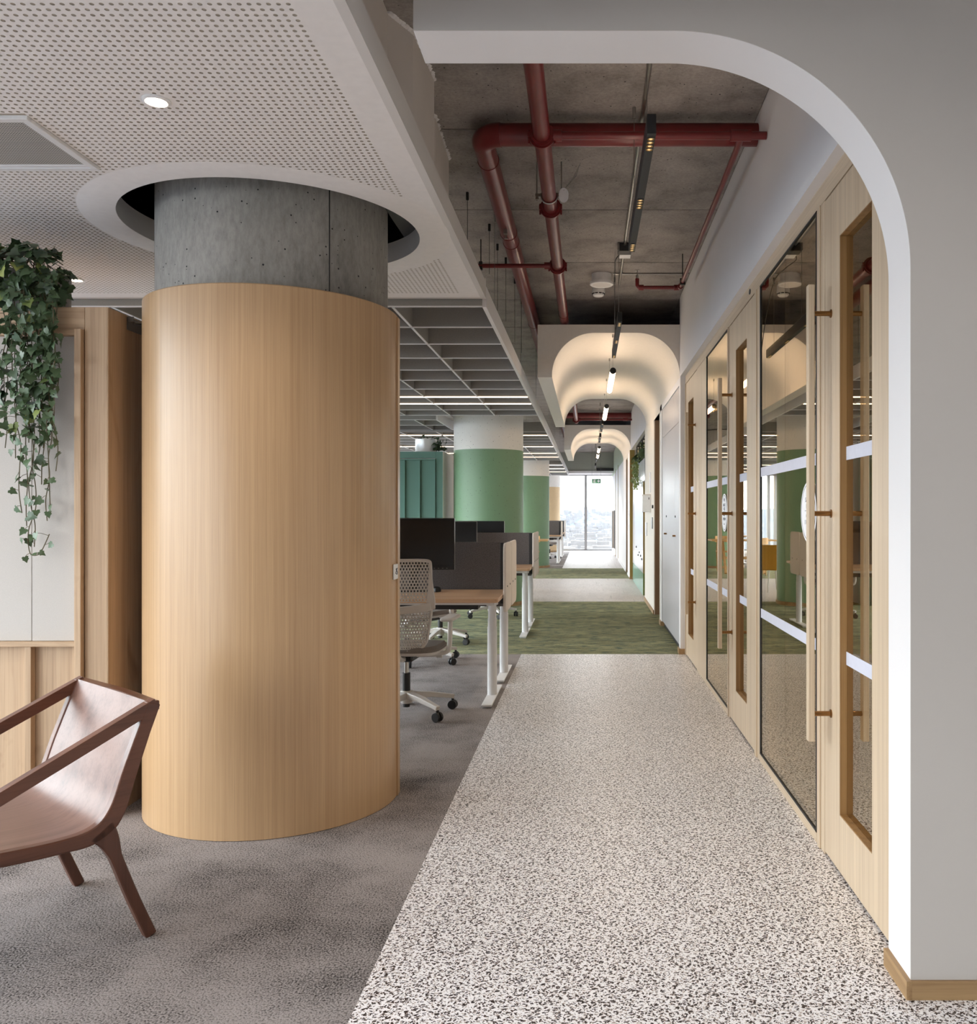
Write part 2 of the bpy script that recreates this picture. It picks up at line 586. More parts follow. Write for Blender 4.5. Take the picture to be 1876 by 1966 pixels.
def empty(name, loc=(0, 0, 0), rz=0.0):
    o = bpy.data.objects.new(name, None)
    o.empty_display_size = 0.1
    col.objects.link(o)
    o.location = loc
    o.rotation_euler = (0, 0, rz)
    return o


def tag(o, label=None, cat=None, group=None, kind=None):
    if label:
        o['label'] = label
    if cat:
        o['category'] = cat
    if group:
        o['group'] = group
    if kind:
        o['kind'] = kind
    return o


def struct(o, label=None):
    o['kind'] = 'structure'
    if label:
        o['label'] = label
    return o


def kids(o):
    return [c for c in col.objects if c.parent == o]


def copy_tree(o, parent=None):
    c = o.copy()
    col.objects.link(c)
    if parent is not None:
        c.parent = parent
    for k in kids(o):
        copy_tree(k, c)
    return c


def box(name, mat, x0, x1, y0, y1, z0, z1, parent=None, bevel=0.0):
    return MB().box(x0, x1, y0, y1, z0, z1).build(name, mat, parent, bevel=bevel)


def smoothpath(pts, n=6):
    pts = [Vector(p) for p in pts]
    out = []
    for i in range(len(pts) - 1):
        p0, p1, p2, p3 = pts[max(i - 1, 0)], pts[i], pts[i + 1], pts[min(i + 2, len(pts) - 1)]
        for k in range(n):
            t = k / n
            out.append(0.5 * ((2 * p1) + (p2 - p0) * t + (2 * p0 - 5 * p1 + 4 * p2 - p3) * t * t + (3 * p1 - p0 - 3 * p2 + p3) * t ** 3))
    out.append(pts[-1])
    return out


def arc(cx, cy, r, a0, a1, n=20):
    return [(cx + r * math.cos(R(a0 + (a1 - a0) * k / n)), cy + r * math.sin(R(a0 + (a1 - a0) * k / n))) for k in range(n + 1)]


XZ = lambda u, v, d: (u, d, v)
XY = lambda u, v, d: (u, v, d)
YZ = lambda u, v, d: (d, u, v)

CEIL, SLAB = 2.595, 3.31
EDGE = -0.612

# ------------------------------------------------------------------ floor
floor = struct(box('floor', M['concrete_floor'], LX - 0.3, 3.2, YB - 0.3, YE + 0.3, -0.25, -0.012))
box('terrazzo_sheet', M['terrazzo'], EDGE, 3.0, YB, 8.14, -0.012, 0.0, floor)


def planks(name, mat, x0, x1, y0, y1, lx, ly, gap=0.0002, stagger=True, z=0.0):
    """loose-laid pieces sharing mesh data, cut at the zone's edge"""
    cache = {}
    row, y = 0, y0
    while y < y1 - 1e-4:
        ye = min(y + ly, y1)
        x = x0 - (lx * ((row * 0.37) % 1.0) if stagger else 0)
        while x < x1 - 1e-4:
            a, b = max(x, x0), min(x + lx, x1)
            if b - a > 0.02:
                key = (round(b - a, 4), round(ye - y, 4))
                if key not in cache:
                    dx, dy = key[0] / 2 - gap / 2, key[1] / 2 - gap / 2
                    cache[key] = MB().box(-dx, dx, -dy, dy, -0.010, 0.0).build(name, mat, floor, smooth=False).data
                    o = col.objects[-1]
                else:
                    o = bpy.data.objects.new(name, cache[key])
                    col.objects.link(o)
                    o.parent = floor
                o.location = ((a + b) / 2, (y + ye) / 2, z)
            x += lx
        row += 1
        y = ye


planks('carpet_plank', M['carpet_grey'], -3.4, EDGE, 1.9, 8.14, 0.5, 1.04, stagger=False)
box('carpet_field', M['carpet_grey'], LX, EDGE, YB, 1.9, -0.012, 0.0, floor)
box('carpet_field', M['carpet_grey'], LX, -3.4, 1.9, 8.14, -0.012, 0.0, floor)
planks('carpet_plank', M['carpet_green'], -2.6, 0.97, 8.14, 13.0, 1.0, 0.2557)
box('carpet_field', M['carpet_green'], LX, -2.6, 8.14, 13.0, -0.012, 0.0, floor)
planks('terrazzo_tile', M['terrazzo_tile'], -2.0, 0.97, 13.0, 17.6, 0.9, 0.46, gap=0.003)
box('terrazzo_sheet', M['terrazzo'], LX, -2.0, 13.0, 17.6, -0.012, 0.0, floor)
planks('carpet_plank', M['carpet_green'], -2.0, 0.97, 17.6, 20.9, 1.0, 0.275)
box('carpet_field', M['carpet_green'], LX, -2.0, 17.6, 20.9, -0.012, 0.0, floor)
planks('terrazzo_tile', M['terrazzo_tile'], -0.6, 0.97, 20.9, 30.9, 0.9, 0.5, gap=0.003)
planks('carpet_plank', M['carpet_grey'], -2.1, -0.6, 20.9, 30.9, 0.5, 1.0, stagger=False)
box('carpet_field', M['carpet_grey'], LX, -2.1, 20.9, 30.9, -0.012, 0.0, floor)

# ------------------------------------------------------------------ concrete soffit with formwork panels
ceiling = struct(box('ceiling', M['black'], LX - 0.3, 3.2, YB - 0.3, YE + 0.3, SLAB + 0.02, SLAB + 0.3))
pc = {}
yy = [YB] + [-1.5 + 1.22 * k for k in range(27)] + [YE]
xx = [LX, -2.8, -0.95, 0.86, 3.0]
for i in range(len(xx) - 1):
    for j in range(len(yy) - 1):
        dx, dy = (xx[i + 1] - xx[i]) / 2 - 0.003, (yy[j + 1] - yy[j]) / 2 - 0.006
        dz = random.uniform(0, 0.003)
        o = MB().box(-dx, dx, -dy, dy, 0, 0.03).build('soffit_panel', M['slab'], ceiling, smooth=False)
        o.location = ((xx[i] + xx[i + 1]) / 2, (yy[j] + yy[j + 1]) / 2, SLAB - dz)

# ------------------------------------------------------------------ window walls (desk side, far end, behind the camera)


def window_wall(n, a0, a1, fn, top=2.63, step=1.5, first=None, z0=0.05):
    """curtain wall: fn maps (along, depth, z) to the room; every pane and mullion is a part"""
    def bx(mb, u0, u1, d0, d1, zz0, zz1):
        p, q = fn(u0, d0), fn(u1, d1)
        return mb.box(min(p[0], q[0]), max(p[0], q[0]), min(p[1], q[1]), max(p[1], q[1]), zz0, zz1)
    root = struct(bx(MB(), a0, a1, 0.0, 0.12, -0.02, z0).build('window_%d' % n, M['mullion']))
    bx(MB(), a0, a1, 0.0, 0.12, top, top + 0.06).build('window_head', M['mullion'], root)
    u = a0 if first is None else first
    us = []
    while u <= a1 + 1e-6:
        us.append(u)
        u += step
    for u in us:
        bx(MB(), u - 0.045, u + 0.045, -0.06, 0.12, z0, top).build('mullion', M['mullion'], root)
    edges = [a0] + [u for u in us if a0 + 0.1 < u < a1 - 0.1] + [a1]
    for p, q in zip(edges[:-1], edges[1:]):
        bx(MB(), p + 0.036, q - 0.036, 0.04, 0.052, z0, top).build('pane', M['clear'], root, smooth=False)
    return root


window_wall(1, LX, 1.0, lambda u, d: (u, YE + d), first=-0.06 - 1.5 * 3)
window_wall(2, YB, YE, lambda u, d: (LX - d, u), step=1.5)
struct(box('wall_far', M['end_wall'], LX, 1.0, 28.9, 29.05, 2.68, SLAB))
struct(box('trim_1', M['ceil_white'], LX, 1.0, 29.05, YE + 0.12, 2.66, 2.74))
struct(box('trim_2', M['plaster'], LX, 1.0, 28.86, 28.98, 2.63, 2.70))
struct(box('wall_side', M['plaster_grey'], LX - 0.3, LX, YB, YE, 2.69, SLAB))
struct(box('wall_rear', M['plaster_grey'], LX, 3.0, YB - 0.3, YB, -0.02, SLAB))
struct(box('wall_rear_return', M['plaster_grey'], 3.0, 3.2, YB, YE, -0.02, SLAB))
MB().box(0.30, 0.86, 28.84, 28.9, 2.70, 2.79).build('air_slot', M['black'], bpy.data.objects['wall_far'])

# ------------------------------------------------------------------ arch wall nearest the camera
ya, yb = 2.362, 2.534
rx = 0.8665
rr = 0.635
poly = [(-0.467, CEIL), (-0.467, SLAB), (3.0, SLAB), (3.0, 0.0), (rx, 0.0)] + arc(rx - rr, CEIL - rr, rr, 0, 90, 40)
arch = struct(MB().prism(poly, ya, yb, XZ).build('wall_front', M['plaster'], bevel=0.002))
front_skin = MB().prism(poly, ya - 0.0025, ya - 0.0002, XZ).build('front_face', M['taupe'], arch)  # thin skin in a greyer tone than the white wall behind it
struct(MB().box(rx - 0.014, rx, ya - 0.012, yb, 0, 0.05).build('baseboard_1', M['oak_base']))
struct(MB().box(rx, 3.0, ya - 0.012, ya, 0, 0.05).build('baseboard_front', wood('baseboard_front_oak', (168, 136, 96), (146, 114, 78), 'X', 200, 0.02, 0.5), bevel=0.001))

# ------------------------------------------------------------------ long wall: upper band, partition, doors
struct(box('wall_right_upper', M['plaster'], 0.86, 1.02, yb, 8.2, 2.57, SLAB))
struct(box('wall_right_return', M['plaster'], 0.86, 1.02, 8.14, 8.26, 0.0, 2.57))
struct(MB().box(0.845, 0.86, 8.13, 8.26, 0, 0.05).box(0.845, 0.9, 8.125, 8.14, 0, 0.05).build('baseboard_2', M['oak_base']))
PX = 0.905
part = struct(box('partition_frame', M['oak_door_h'], PX, 0.985, 2.54, 8.14, 2.495, 2.57), 'pale oak head rail and posts of the glazed partition')
for (p, q) in ((2.54, 2.56), (3.36, 3.475), (4.62, 4.78), (5.60, 5.68), (6.70, 7.28), (8.06, 8.14)):
    MB().box(PX, 0.985, p, q, 0, 2.495).build('post', M['oak_door'], part, bevel=0.003)
    if q - p < 0.2 and q - p > 0.05:
        MB().box(PX - 0.006, PX, p + (q - p) * 0.45, q - (q - p) * 0.25, 0, 2.495).build('post_bead', M['oak_door'], part, bevel=0.002)


MB().prism([(4.90 + 0.022 * math.cos(R(a)), 2.535 + 0.015 * math.sin(R(a))) for a in range(0, 360, 15)], PX - 0.003, PX, YZ).build('oval_plaque', M['black'], part)


def ellipse_sign(yc, zc, name_label):
    s = empty('round_notice', (PX - 0.002, yc, zc))
    tag(s, name_label, 'notice')
    n = 40
    mb = MB().prism([(0.125 * math.cos(2 * math.pi * k / n), 0.125 * math.sin(2 * math.pi * k / n)) for k in range(n)], -0.0015, 0.0, YZ)
    mb.build('disc', M['sign_white'], s, smooth=False)
    mb = MB()
    for k in range(n):
        a, b = 2 * math.pi * k / n, 2 * math.pi * (k + 1) / n
        ps = [(r * math.cos(t), r * math.sin(t)) for r, t in ((0.112, a), (0.1145, a), (0.1145, b), (0.112, b))]
        mb.prism(ps, -0.0022, -0.0015, YZ)
    mb.build('rim_line', M['ink'], s, smooth=False)
    MB().box(-0.0022, -0.0015, -0.055, 0.055, 0.0045, 0.0065).build('rule', M['ink'], s, smooth=False)
    for txt, z, size in (('SADECE', 0.042, 0.026), ('1 K\u0130\u015e\u0130', 0.016, 0.026), ('ONLY', -0.024, 0.026), ('1 PERSON', -0.050, 0.026)):
        cu = bpy.data.curves.new('lettering', 'FONT')
        cu.body = txt
        cu.size = size
        cu.align_x = 'CENTER'
        cu.extrude = 0.0002
        to = bpy.data.objects.new('lettering', cu)
        me = to.to_mesh().copy()
        bpy.data.objects.remove(to)
        o = bpy.data.objects.new('lettering', me)
        me.materials.append(M['ink'])
        col.objects.link(o)
        o.parent = s
        # text reads for someone in the corridor looking toward the glass
        o.matrix_local = Matrix(((0, 0, -1, -0.002), (-1, 0, 0, 0), (0, 1, 0, z), (0, 0, 0, 1)))
    mb = MB()
    sq = [(0.016, 0.098), (0.006, 0.090), (0.014, 0.086), (0.002, 0.080), (0.012, 0.076), (-0.004, 0.088), (-0.014, 0.096), (-0.008, 0.080), (-0.016, 0.074)]
    mb.tube([(-0.0018, y, z) for y, z in sq], 0.0012, 6)
    mb.build('scribble_mark', M['ink'], s)
    mb = MB()
    sq = [(0.022, -0.074), (0.012, -0.078), (0.004, -0.072), (-0.006, -0.079), (-0.016, -0.073), (-0.024, -0.078)]
    mb.tube([(-0.0018, y, z) for y, z in sq], 0.0008, 6)
    mb.build('small_script', M['ink'], s)
    return s


def glazed(n, y0, y1, joint=None, zb=0.04):
    w_ = struct(box('window_%d' % n, M['oak_door_h'], PX, 0.985, y0, y1, 0.0, zb))
    MB().box(PX - 0.001, 0.93, y0, y0 + 0.012, zb, 2.495).box(PX - 0.001, 0.93, y1 - 0.016, y1, zb, 2.495).box(PX - 0.001, 0.93, y0, y1, zb, zb + 0.008).box(PX - 0.001, 0.93, y0, y1, 2.487, 2.495).build('gasket', M['gasket'], w_, smooth=False)
    cuts = [y0 + 0.012] + ([joint] if joint else []) + [y1 - 0.016]
    for p, q in zip(cuts[:-1], cuts[1:]):
        MB().box(PX + 0.004, PX + 0.014, p + 0.0015, q - 0.0015, zb + 0.008, 2.487).build('glass_pane', M['tinted'], w_, smooth=False)
        MB().box(PX + 0.058, PX + 0.066, p + 0.0015, q - 0.0015, zb + 0.008, 2.487).build('inner_pane', M['inner_clear'], w_, smooth=False)
        for z0, z1 in ((1.492, 1.540), (0.757, 0.804)):
            MB().box(PX + 0.0025, PX + 0.0038, p, q, z0, z1).build('frosted_band', M['frost'], w_, smooth=False)
    return w_


glazed(4, 3.475, 4.62, 4.05)
glazed(5, 5.68, 6.70)
ellipse_sign(3.593, 1.306, 'round white notice with dark lettering on the wider pane, half behind the tall handle')
ellipse_sign(5.80, 1.306, 'round white notice on the narrower pane beside the middle door')


def door(n, y0, y1, g0, g1, hy):
    z0, z1 = 0.012, 2.49
    d = struct(MB().box(PX + 0.002, 0.955, y0, g0, z0, z1).box(PX + 0.002, 0.955, g1, y1, z0, z1).box(PX + 0.002, 0.955, g0, g1, z0, 0.215).box(PX + 0.002, 0.955, g0, g1, 2.30, z1).build('door_%d' % n, M['oak_door']))
    t = 0.004
    MB().box(PX + 0.003, 0.954, g0 - t / 2, g0 + t, 0.215, 2.30).box(PX + 0.003, 0.954, g1 - t, g1 + t / 2, 0.215, 2.30).box(PX + 0.003, 0.954, g0, g1, 0.213, 0.215 + t).box(PX + 0.003, 0.954, g0, g1, 2.30 - t, 2.302).build('glazing_bead', M['oak_reveal'], d, smooth=False)
    MB().box(PX + 0.026, PX + 0.036, g0 + t, g1 - t, 0.215 + t, 2.30 - t).build('glass_pane', M['tinted'], d, smooth=False)
    for a, b in ((1.492, 1.540), (0.757, 0.804)):
        MB().box(PX + 0.0245, PX + 0.0258, g0 + t, g1 - t, a, b).build('frosted_band', M['frost'], d, smooth=False)
    for sx, nm in ((-1, 'pull_handle'), (1, 'inner_pull_handle')):
        xb = PX - 0.075 if sx < 0 else 1.03
        xs = PX + 0.002 if sx < 0 else 0.955
        h = MB().box(xb - 0.012, xb + 0.012, hy - 0.018, hy + 0.018, 0.455, 2.149).build(nm, M['oak_door'] if sx < 0 else M['oak_reveal'], d, bevel=0.003)
        for z in (0.556, 1.30, 2.044):
            MB().cyl((xs, hy, z), (xb - sx * 0.012, hy, z), 0.0095, 16).cyl((xs, hy, z), (xs + sx * 0.004, hy, z), 0.0155, 20).build('standoff', M['bronze'], h)
    return d


door(1, 2.565, 3.357, 2.805, 3.165, 3.275)
door(2, 4.783, 5.597, 5.01, 5.38, 5.52)
door(3, 7.283, 8.057, 7.53, 7.92, 7.385)
# small rooms behind the partition
struct(box('wall_room_back', M['booth_wall'], 2.35, 2.5, 2.54, 8.14, 0, 2.57))
rib = bpy.data.objects['wall_room_back']
for k in range(28):
    MB().box(2.325, 2.35, 2.6 + k * 0.2, 2.69 + k * 0.2, 0, 2.57).build('slat', M['booth_wall'], rib, smooth=False)
for k, y in enumerate((4.70, 6.95)):
    struct(box('wall_room_divider', M['booth_wall'], 0.99, 2.35, y, y + 0.1, 0, 2.57))
struct(box('wall_room_end', M['booth_wall'], 1.02, 2.5, 8.14, 8.3, 0, 2.57))
struct(box('ceiling_rooms', M['booth_wall'], 0.99, 2.5, 2.54, 8.3, 2.57, 2.66))

# ------------------------------------------------------------------ perforated plasterboard ceiling round the column
CX, CY, HOLE, RING = -1.428, 4.035, 0.648, 0.785
x0, x1, y0, y1, p, rh = -3.648, -0.748, 1.95, 5.175, 0.025, 0.0063
vs, fs, ns = [], [], 8
nx, ny = int(round((x1 - x0) / p)), int(round((y1 - y0) / p))
gr = (-2.46, -1.825, 2.865, 3.296)
dls = [(-1.352, 2.76), (-2.83, 4.87)]
added_dls = [(-1.352, 0.65, CEIL), (-2.83, 2.76, CEIL), (-2.83, 0.65, CEIL), (-4.3, 4.87, CEIL), (-4.3, 2.76, CEIL), (-1.352, -1.45, CEIL), (-2.83, -1.45, CEIL), (0.3, 1.35, SLAB - 0.02), (0.3, -0.35, SLAB - 0.02), (1.6, 1.0, SLAB - 0.02), (1.6, -0.7, SLAB - 0.02)]  # unseen downlights, added to brighten the lounge and the arch
octa = [(rh * math.cos(R(22.5 + 45 * k)), rh * math.sin(R(22.5 + 45 * k))) for k in range(8)]
sqr = [(p / 2, p / 4), (p / 4, p / 2), (-p / 4, p / 2), (-p / 2, p / 4), (-p / 2, -p / 4), (-p / 4, -p / 2), (p / 4, -p / 2), (p / 2, -p / 4)]
corner = [(p / 2, p / 2), None, (-p / 2, p / 2), None, (-p / 2, -p / 2), None, (p / 2, -p / 2), None]
for i in range(nx):
    for j in range(ny):
        cx, cy = x0 + (i + 0.5) * p, y0 + (j + 0.5) * p
        d = math.hypot(cx - CX, cy - CY)
        if d < RING - 0.02:
            continue
        if gr[0] - 0.01 < cx < gr[1] + 0.01 and gr[2] - 0.01 < cy < gr[3] + 0.01:
            continue
        o = len(vs)
        if d < RING + 0.012 or any(math.hypot(cx - a, cy - b) < 0.05 for a, b in dls + [h[:2] for h in added_dls]):
            vs += [(cx - p / 2, cy - p / 2, CEIL), (cx + p / 2, cy - p / 2, CEIL), (cx + p / 2, cy + p / 2, CEIL), (cx - p / 2, cy + p / 2, CEIL)]
            fs.append((o, o + 1, o + 2, o + 3))
            continue
        vs += [(cx + a, cy + b, CEIL) for a, b in octa]
        vs += [(cx + a, cy + b, CEIL) for a, b in ((p / 2, p / 2), (-p / 2, p / 2), (-p / 2, -p / 2), (p / 2, -p / 2))]
        for k in range(4):
            a, b, c_ = o + 2 * k, o + 2 * k + 1, o + (2 * k + 2) % 8
            fs.append((a, b, o + 8 + k))
            fs.append((b, c_, o + 8 + (k + 1) % 4, o + 8 + k))
pm = MB()
pm.v, pm.f = vs, fs
me = bpy.data.meshes.new('perforated_board')
me.from_pydata(vs, [], fs)
me.materials.append(M['ceil_white'])
board = bpy.data.objects.new('perforated_board', me)
col.objects.link(board)
pceil = struct(MB().box(x1, EDGE, YB, 5.29, CEIL, CEIL + 0.1).box(LX, x1, y1, 5.29, CEIL, CEIL + 0.1).box(LX, x1, YB, y0, CEIL, CEIL + 0.1).box(LX, x0, y0, y1, CEIL, CEIL + 0.1).build('ceiling_perforated', M['ceil_white'], smooth=False), 'white perforated plasterboard ceiling round the clad column')
board.parent = pceil
board['kind'] = 'stuff'
# backing fleece leaves the hole round the column and the grille free
mb = MB()
zb_ = CEIL + 0.0012
nq = 0
for i in range(58):
    for j in range(65):
        qx, qy = x0 + i * 0.05, y0 + j * 0.05
        if math.hypot(qx + 0.025 - CX, qy + 0.025 - CY) > 0.70:
            mb.add([(qx, qy, zb_), (qx + 0.05, qy, zb_), (qx + 0.05, qy + 0.05, zb_), (qx, qy + 0.05, zb_)], [(0, 1, 2, 3)])
mb.build('backing_fleece', M['ceil_back'], pceil, smooth=False)
MB().lathe([(HOLE, -0.0006), (RING + 0.006, -0.0006), (RING + 0.012, 0.002)], (CX, CY, CEIL), 96).build('smooth_ring', M['ceil_white'], pceil)
MB().lathe([(HOLE, -0.0006), (HOLE, 0.10), (HOLE + 0.012, 0.10), (HOLE + 0.012, 0.002)], (CX, CY, CEIL), 96).build('hole_collar', M['plaster_grey'], pceil)
MB().box(EDGE - 0.03, EDGE + 0.001, YB, 5.30, CEIL - 0.0005, CEIL + 0.098).build('fascia', M['plaster_grey'], pceil, smooth=False)
MB().box(LX, EDGE, 5.275, 5.305, CEIL - 0.001, CEIL + 0.12).build('end_upstand', M['plaster_grey'], pceil, smooth=False)
MB().box(LX, -0.918, 1.9, 5.275, 3.20, 3.22).box(LX, EDGE - 0.3, 5.255, 5.27, CEIL + 0.12, 3.2).box(LX, LX + 0.02, 1.9, 5.27, CEIL + 0.12, 3.2).box(LX, EDGE - 0.3, 1.88, 1.9, CEIL + 0.12, 3.2).box(-0.925, -0.918, 1.9, 5.27, CEIL + 0.12, 3.2).box(-0.925, -0.73, 3.3, 4.8, 2.6945, 2.6985).build('void_shade_sheets', M['black'], pceil, smooth=False)  # black sheets added to put the ceiling void's shade into colour

# plaster boxing between the perforated ceiling and the concrete
bw = [(-0.915, 1.9), (-0.80, 1.9), (-0.80, 3.52), (-0.727, 3.67), (-0.707, 4.06), (-0.80, 4.15), (-0.80, 4.40), (-0.768, 4.446), (-0.783, 4.97), (-0.90, 5.0), (-0.90, 5.2), (-0.915, 5.2)]
struct(MB().prism([(a, b) for a, b in bw], 2.70, SLAB - 0.004, XY).build('wall_boxing', M['bulkhead'], ang=12))
mb = MB()
for (a, b), (c_, d_) in zip(bw[1:9], bw[2:10]):
    for k in range(16):
        t0 = (k + random.uniform(0.0, 0.9)) / 16
        q = Vector((a + (c_ - a) * t0, b + (d_ - b) * t0, SLAB - 0.008))
        mb.lathe([(0.001, -0.007), (random.uniform(0.006, 0.012), -0.003), (random.uniform(0.008, 0.018), 0.006)], q, 6)
o = mb.build('plaster_crumbs', M['plaster'], bpy.data.objects['wall_boxing'])
o['kind'] = 'stuff'

# ------------------------------------------------------------------ vaulted bulkheads over the corridor


def vault(y0, y1, label):
    r = 0.40
    L, Rr, T, Bz = -0.331, 0.86, 2.984, 2.569
    inner = arc(Rr - r, T - r, r, 0, 90, 28) + arc(L + r, T - r, r, 90, 180, 28)
    poly = [(-0.464, Bz), (-0.464, 3.06), (1.02, 3.06), (1.02, Bz), (Rr, Bz)] + inner + [(L, Bz)]
    o = MB().prism(poly, y0, y1, XZ).build('vaulted_bulkhead', M['vault'], ang=20)
    return tag(o, label, 'bulkhead', kind='thing')


vault(8.2, 12.92, 'white vaulted bulkhead with warm lit barrel, the wider one past the glazed doors')
vault(17.5, 21.2, 'small white vaulted bulkhead seen through the larger vault')

# far side of the long wall beyond the partition
struct(box('wall_right_mid', M['cream'], 0.86, 1.02, 11.36, 13.2, 0.0, 2.57))
struct(box('wall_right_gap', M['plaster'], 0.86, 1.02, 12.92, 17.5, 2.56, SLAB))
struct(box('wall_right_niche', M['olive'], 0.985, 1.1, 13.2, 17.5, 0.0, 2.56))
struct(box('wall_right_far', M['plaster'], 0.862, 1.02, 17.5, 18.8, 0.0, 2.57))
struct(box('wall_right_rest', M['plaster'], 0.862, 1.02, 19.7, YE, 0.0, 2.57))
struct(box('wall_right_green', M['pale_green'], 0.86, 1.02, 21.2, YE, 2.57, SLAB))
struct(box('wall_right_over', M['plaster'], 0.86, 1.02, 8.26, 11.36, 2.5, 2.57))
struct(box('pilaster_olive', M['olive'], 0.84, 0.93, 17.46, 17.5, 0.05, 2.56))
struct(MB().box(0.835, 0.93, 17.45, 17.5, 0, 0.05).build('baseboard_3', M['oak_base']))
struct(MB().box(0.848, 0.862, 17.5, 18.8, 0, 0.05).box(0.848, 0.862, 19.7, 24.6, 0, 0.05).build('baseboard_4', M['white_metal']))
struct(MB().box(0.846, 0.86, 11.36, 13.2, 0, 0.05).build('baseboard_5', M['oak_base']))
for y, mm in ((24.7, 'olive'), (26.8, 'olive')):
    struct(box('pilaster_olive', M[mm], 0.85, 0.93, y - 0.1, y, 0.05, 2.66))
    struct(box('baseboard_pilaster', M['oak_base'], 0.845, 0.93, y - 0.11, y, 0.0, 0.05))
for n, (p, q, xr) in ((4, (10.45, 11.36, 0.93)), (5, (18.8, 19.7, 0.93))):
    d = struct(box('door_%d' % n, M['brown'], xr, 1.0, p, q, 0.0, 2.5))
    MB().box(0.868, xr, q - 0.03, q, 0.0, 2.5).build('jamb', M['brown'], d)
    MB().box(0.868, xr, p, p + 0.03, 0.0, 2.5).build('jamb', M['brown'], d)
    MB().box(0.856, 0.93, p - 0.06, p, 0.0, 2.56).box(0.856, 0.93, p, q, 2.5, 2.56).build('casing', M['cream'], d, bevel=0.003)
struct(box('wall_right_pier', M['plaster'], 0.86, 1.02, 10.2, 10.40, 0.0, 2.57))
struct(box('baseboard_6', M['oak_base'], 0.845, 0.9, 10.19, 10.40, 0.0, 0.05))

# tall cupboards set in the wall
cab = tag(empty('tall_cupboard', (0.94, 9.23, 0)), 'tall silver grey built-in cupboard with small bronze pulls between door three and the brown door', 'cupboard')
box('carcass', M['black'], 0.89 - 0.94, 1.02 - 0.94, -0.96, 0.96, 0.0, 2.5, cab)
for a, b in ((8.27, 8.745), (8.745, 9.72), (9.72, 10.19)):
    for z0, z1 in ((0.06, 2.168), (2.172, 2.5)):
        dd = MB().box(0.868 - 0.94, 0.89 - 0.94, a - 9.23 + 0.0015, b - 9.23 - 0.0015, z0, z1).build('cupboard_door' if z0 < 1 else 'top_panel', M['cabinet'], cab, bevel=0.001)
        if z0 < 1 and b < 9.8:
            hy = b - 9.23 - 0.06
            MB().cyl((0.868 - 0.94, hy, 1.08), (0.838 - 0.94, hy, 1.08), 0.009, 14).build('pull', M['bronze'], dd)
            MB().cyl((0.868 - 0.94, hy, 1.27), (0.862 - 0.94, hy, 1.27), 0.011, 14).build('lock', M['black'], dd)

# ------------------------------------------------------------------ columns


def column(y, lower, label, clad=False, top=SLAB):
    root = tag(empty('round_column', (CX, y, 0)), label, 'column', kind='thing')
    if clad:
        MB().lathe([(0.0, 2.15), (0.50, 2.15), (0.50, 3.29)], n=96).build('concrete_shaft', M['shaft'], root)
        a = R(-13)
        MB().lathe([(0.543, 0.002), (0.549, 0.002), (0.549, 2.212), (0.545, 2.216), (0.503, 2.212)], n=128).build('veneer_cladding', M['veneer'], root)
        MB().box(0.545, 0.556, -0.004, 0.05, 0.002, 2.205).build('seam_strip', M['veneer'], root, bevel=0.002)
        # darker butt joint in the concrete
        return root
    MB().lathe([(0.0, 0.0), (0.50, 0.0), (0.50, 2.20)], n=96).build('lower_shaft', M[lower], root)
    MB().lathe([(0.499, 2.20), (0.499, 3.29)], n=96).build('upper_shaft', M['white_paint'], root)
    MB().lathe([(0.502, 0.0), (0.514, 0.0), (0.514, 0.05), (0.502, 0.052)], n=96).build('baseboard', M['oak_base'], root)
    return root


c1 = column(CY, None, 'thick round column clad in pale oak veneer with bare concrete above', clad=True)
for o in kids(c1):
    if o.name.startswith('seam_strip'):
        o.rotation_euler = (0, 0, R(2))
column(12.72, 'green_paint', 'green painted round column with white top, the nearer of the green pair')
column(21.40, 'green_paint', 'green painted round column with white top standing past the other green one')
column(30.08, 'beige_paint', 'beige painted round column with white top close to the end window')
# joint line in the concrete shaft
jl = R(-45.6)
MB().box(0.4975, 0.5008, -0.0025, 0.0025, 2.2, 3.29).build('formwork_joint', M['black'], c1).rotation_euler = (0, 0, jl)
# small plate on the clad column
pl = empty('marker_plate', (CX, CY, 0), R(-2))
tag(pl, 'small white plate with a dark sign fixed to the veneer clad column', 'plate')
MB().box(0.549, 0.556, -0.035, 0.035, 1.00, 1.07).build('plate', M['white_metal'], pl, bevel=0.004)
MB().tube([(0.557, -0.002 + 0.02, 1.05), (0.557, -0.012, 1.048), (0.557, 0.012, 1.036), (0.557, 0.02, 1.03), (0.557, 0.008, 1.022), (0.557, -0.012, 1.027), (0.557, -0.006, 1.036), (0.557, 0.012, 1.048)], 0.0016, 6).build('sign_mark', M['ink'], pl)

# ------------------------------------------------------------------ ceiling fittings in the perforated board
def downlight(a, b, z, label, group=None, watts=14):
    root = tag(empty('downlight', (a, b, z)), label, 'lamp', group)
    MB().lathe([(0.043, 0.004), (0.043, -0.003), (0.034, -0.007), (0.029, -0.002)], n=36).build('trim_ring', M['white_metal'], root)
    MB().lathe([(0.0, -0.003), (0.029, -0.003)], n=36).build('lens', M['downlight'], root)
    ld = bpy.data.lights.new('downlight_beam', 'SPOT')
    ld.energy, ld.color, ld.spot_size, ld.spot_blend, ld.shadow_soft_size = watts, (1, 0.95, 0.89), R(125), 0.7, 0.04
    lo = bpy.data.objects.new('downlight_beam', ld)
    col.objects.link(lo)
    lo.parent = root
    lo.location = (0, 0, -0.02)
    return root


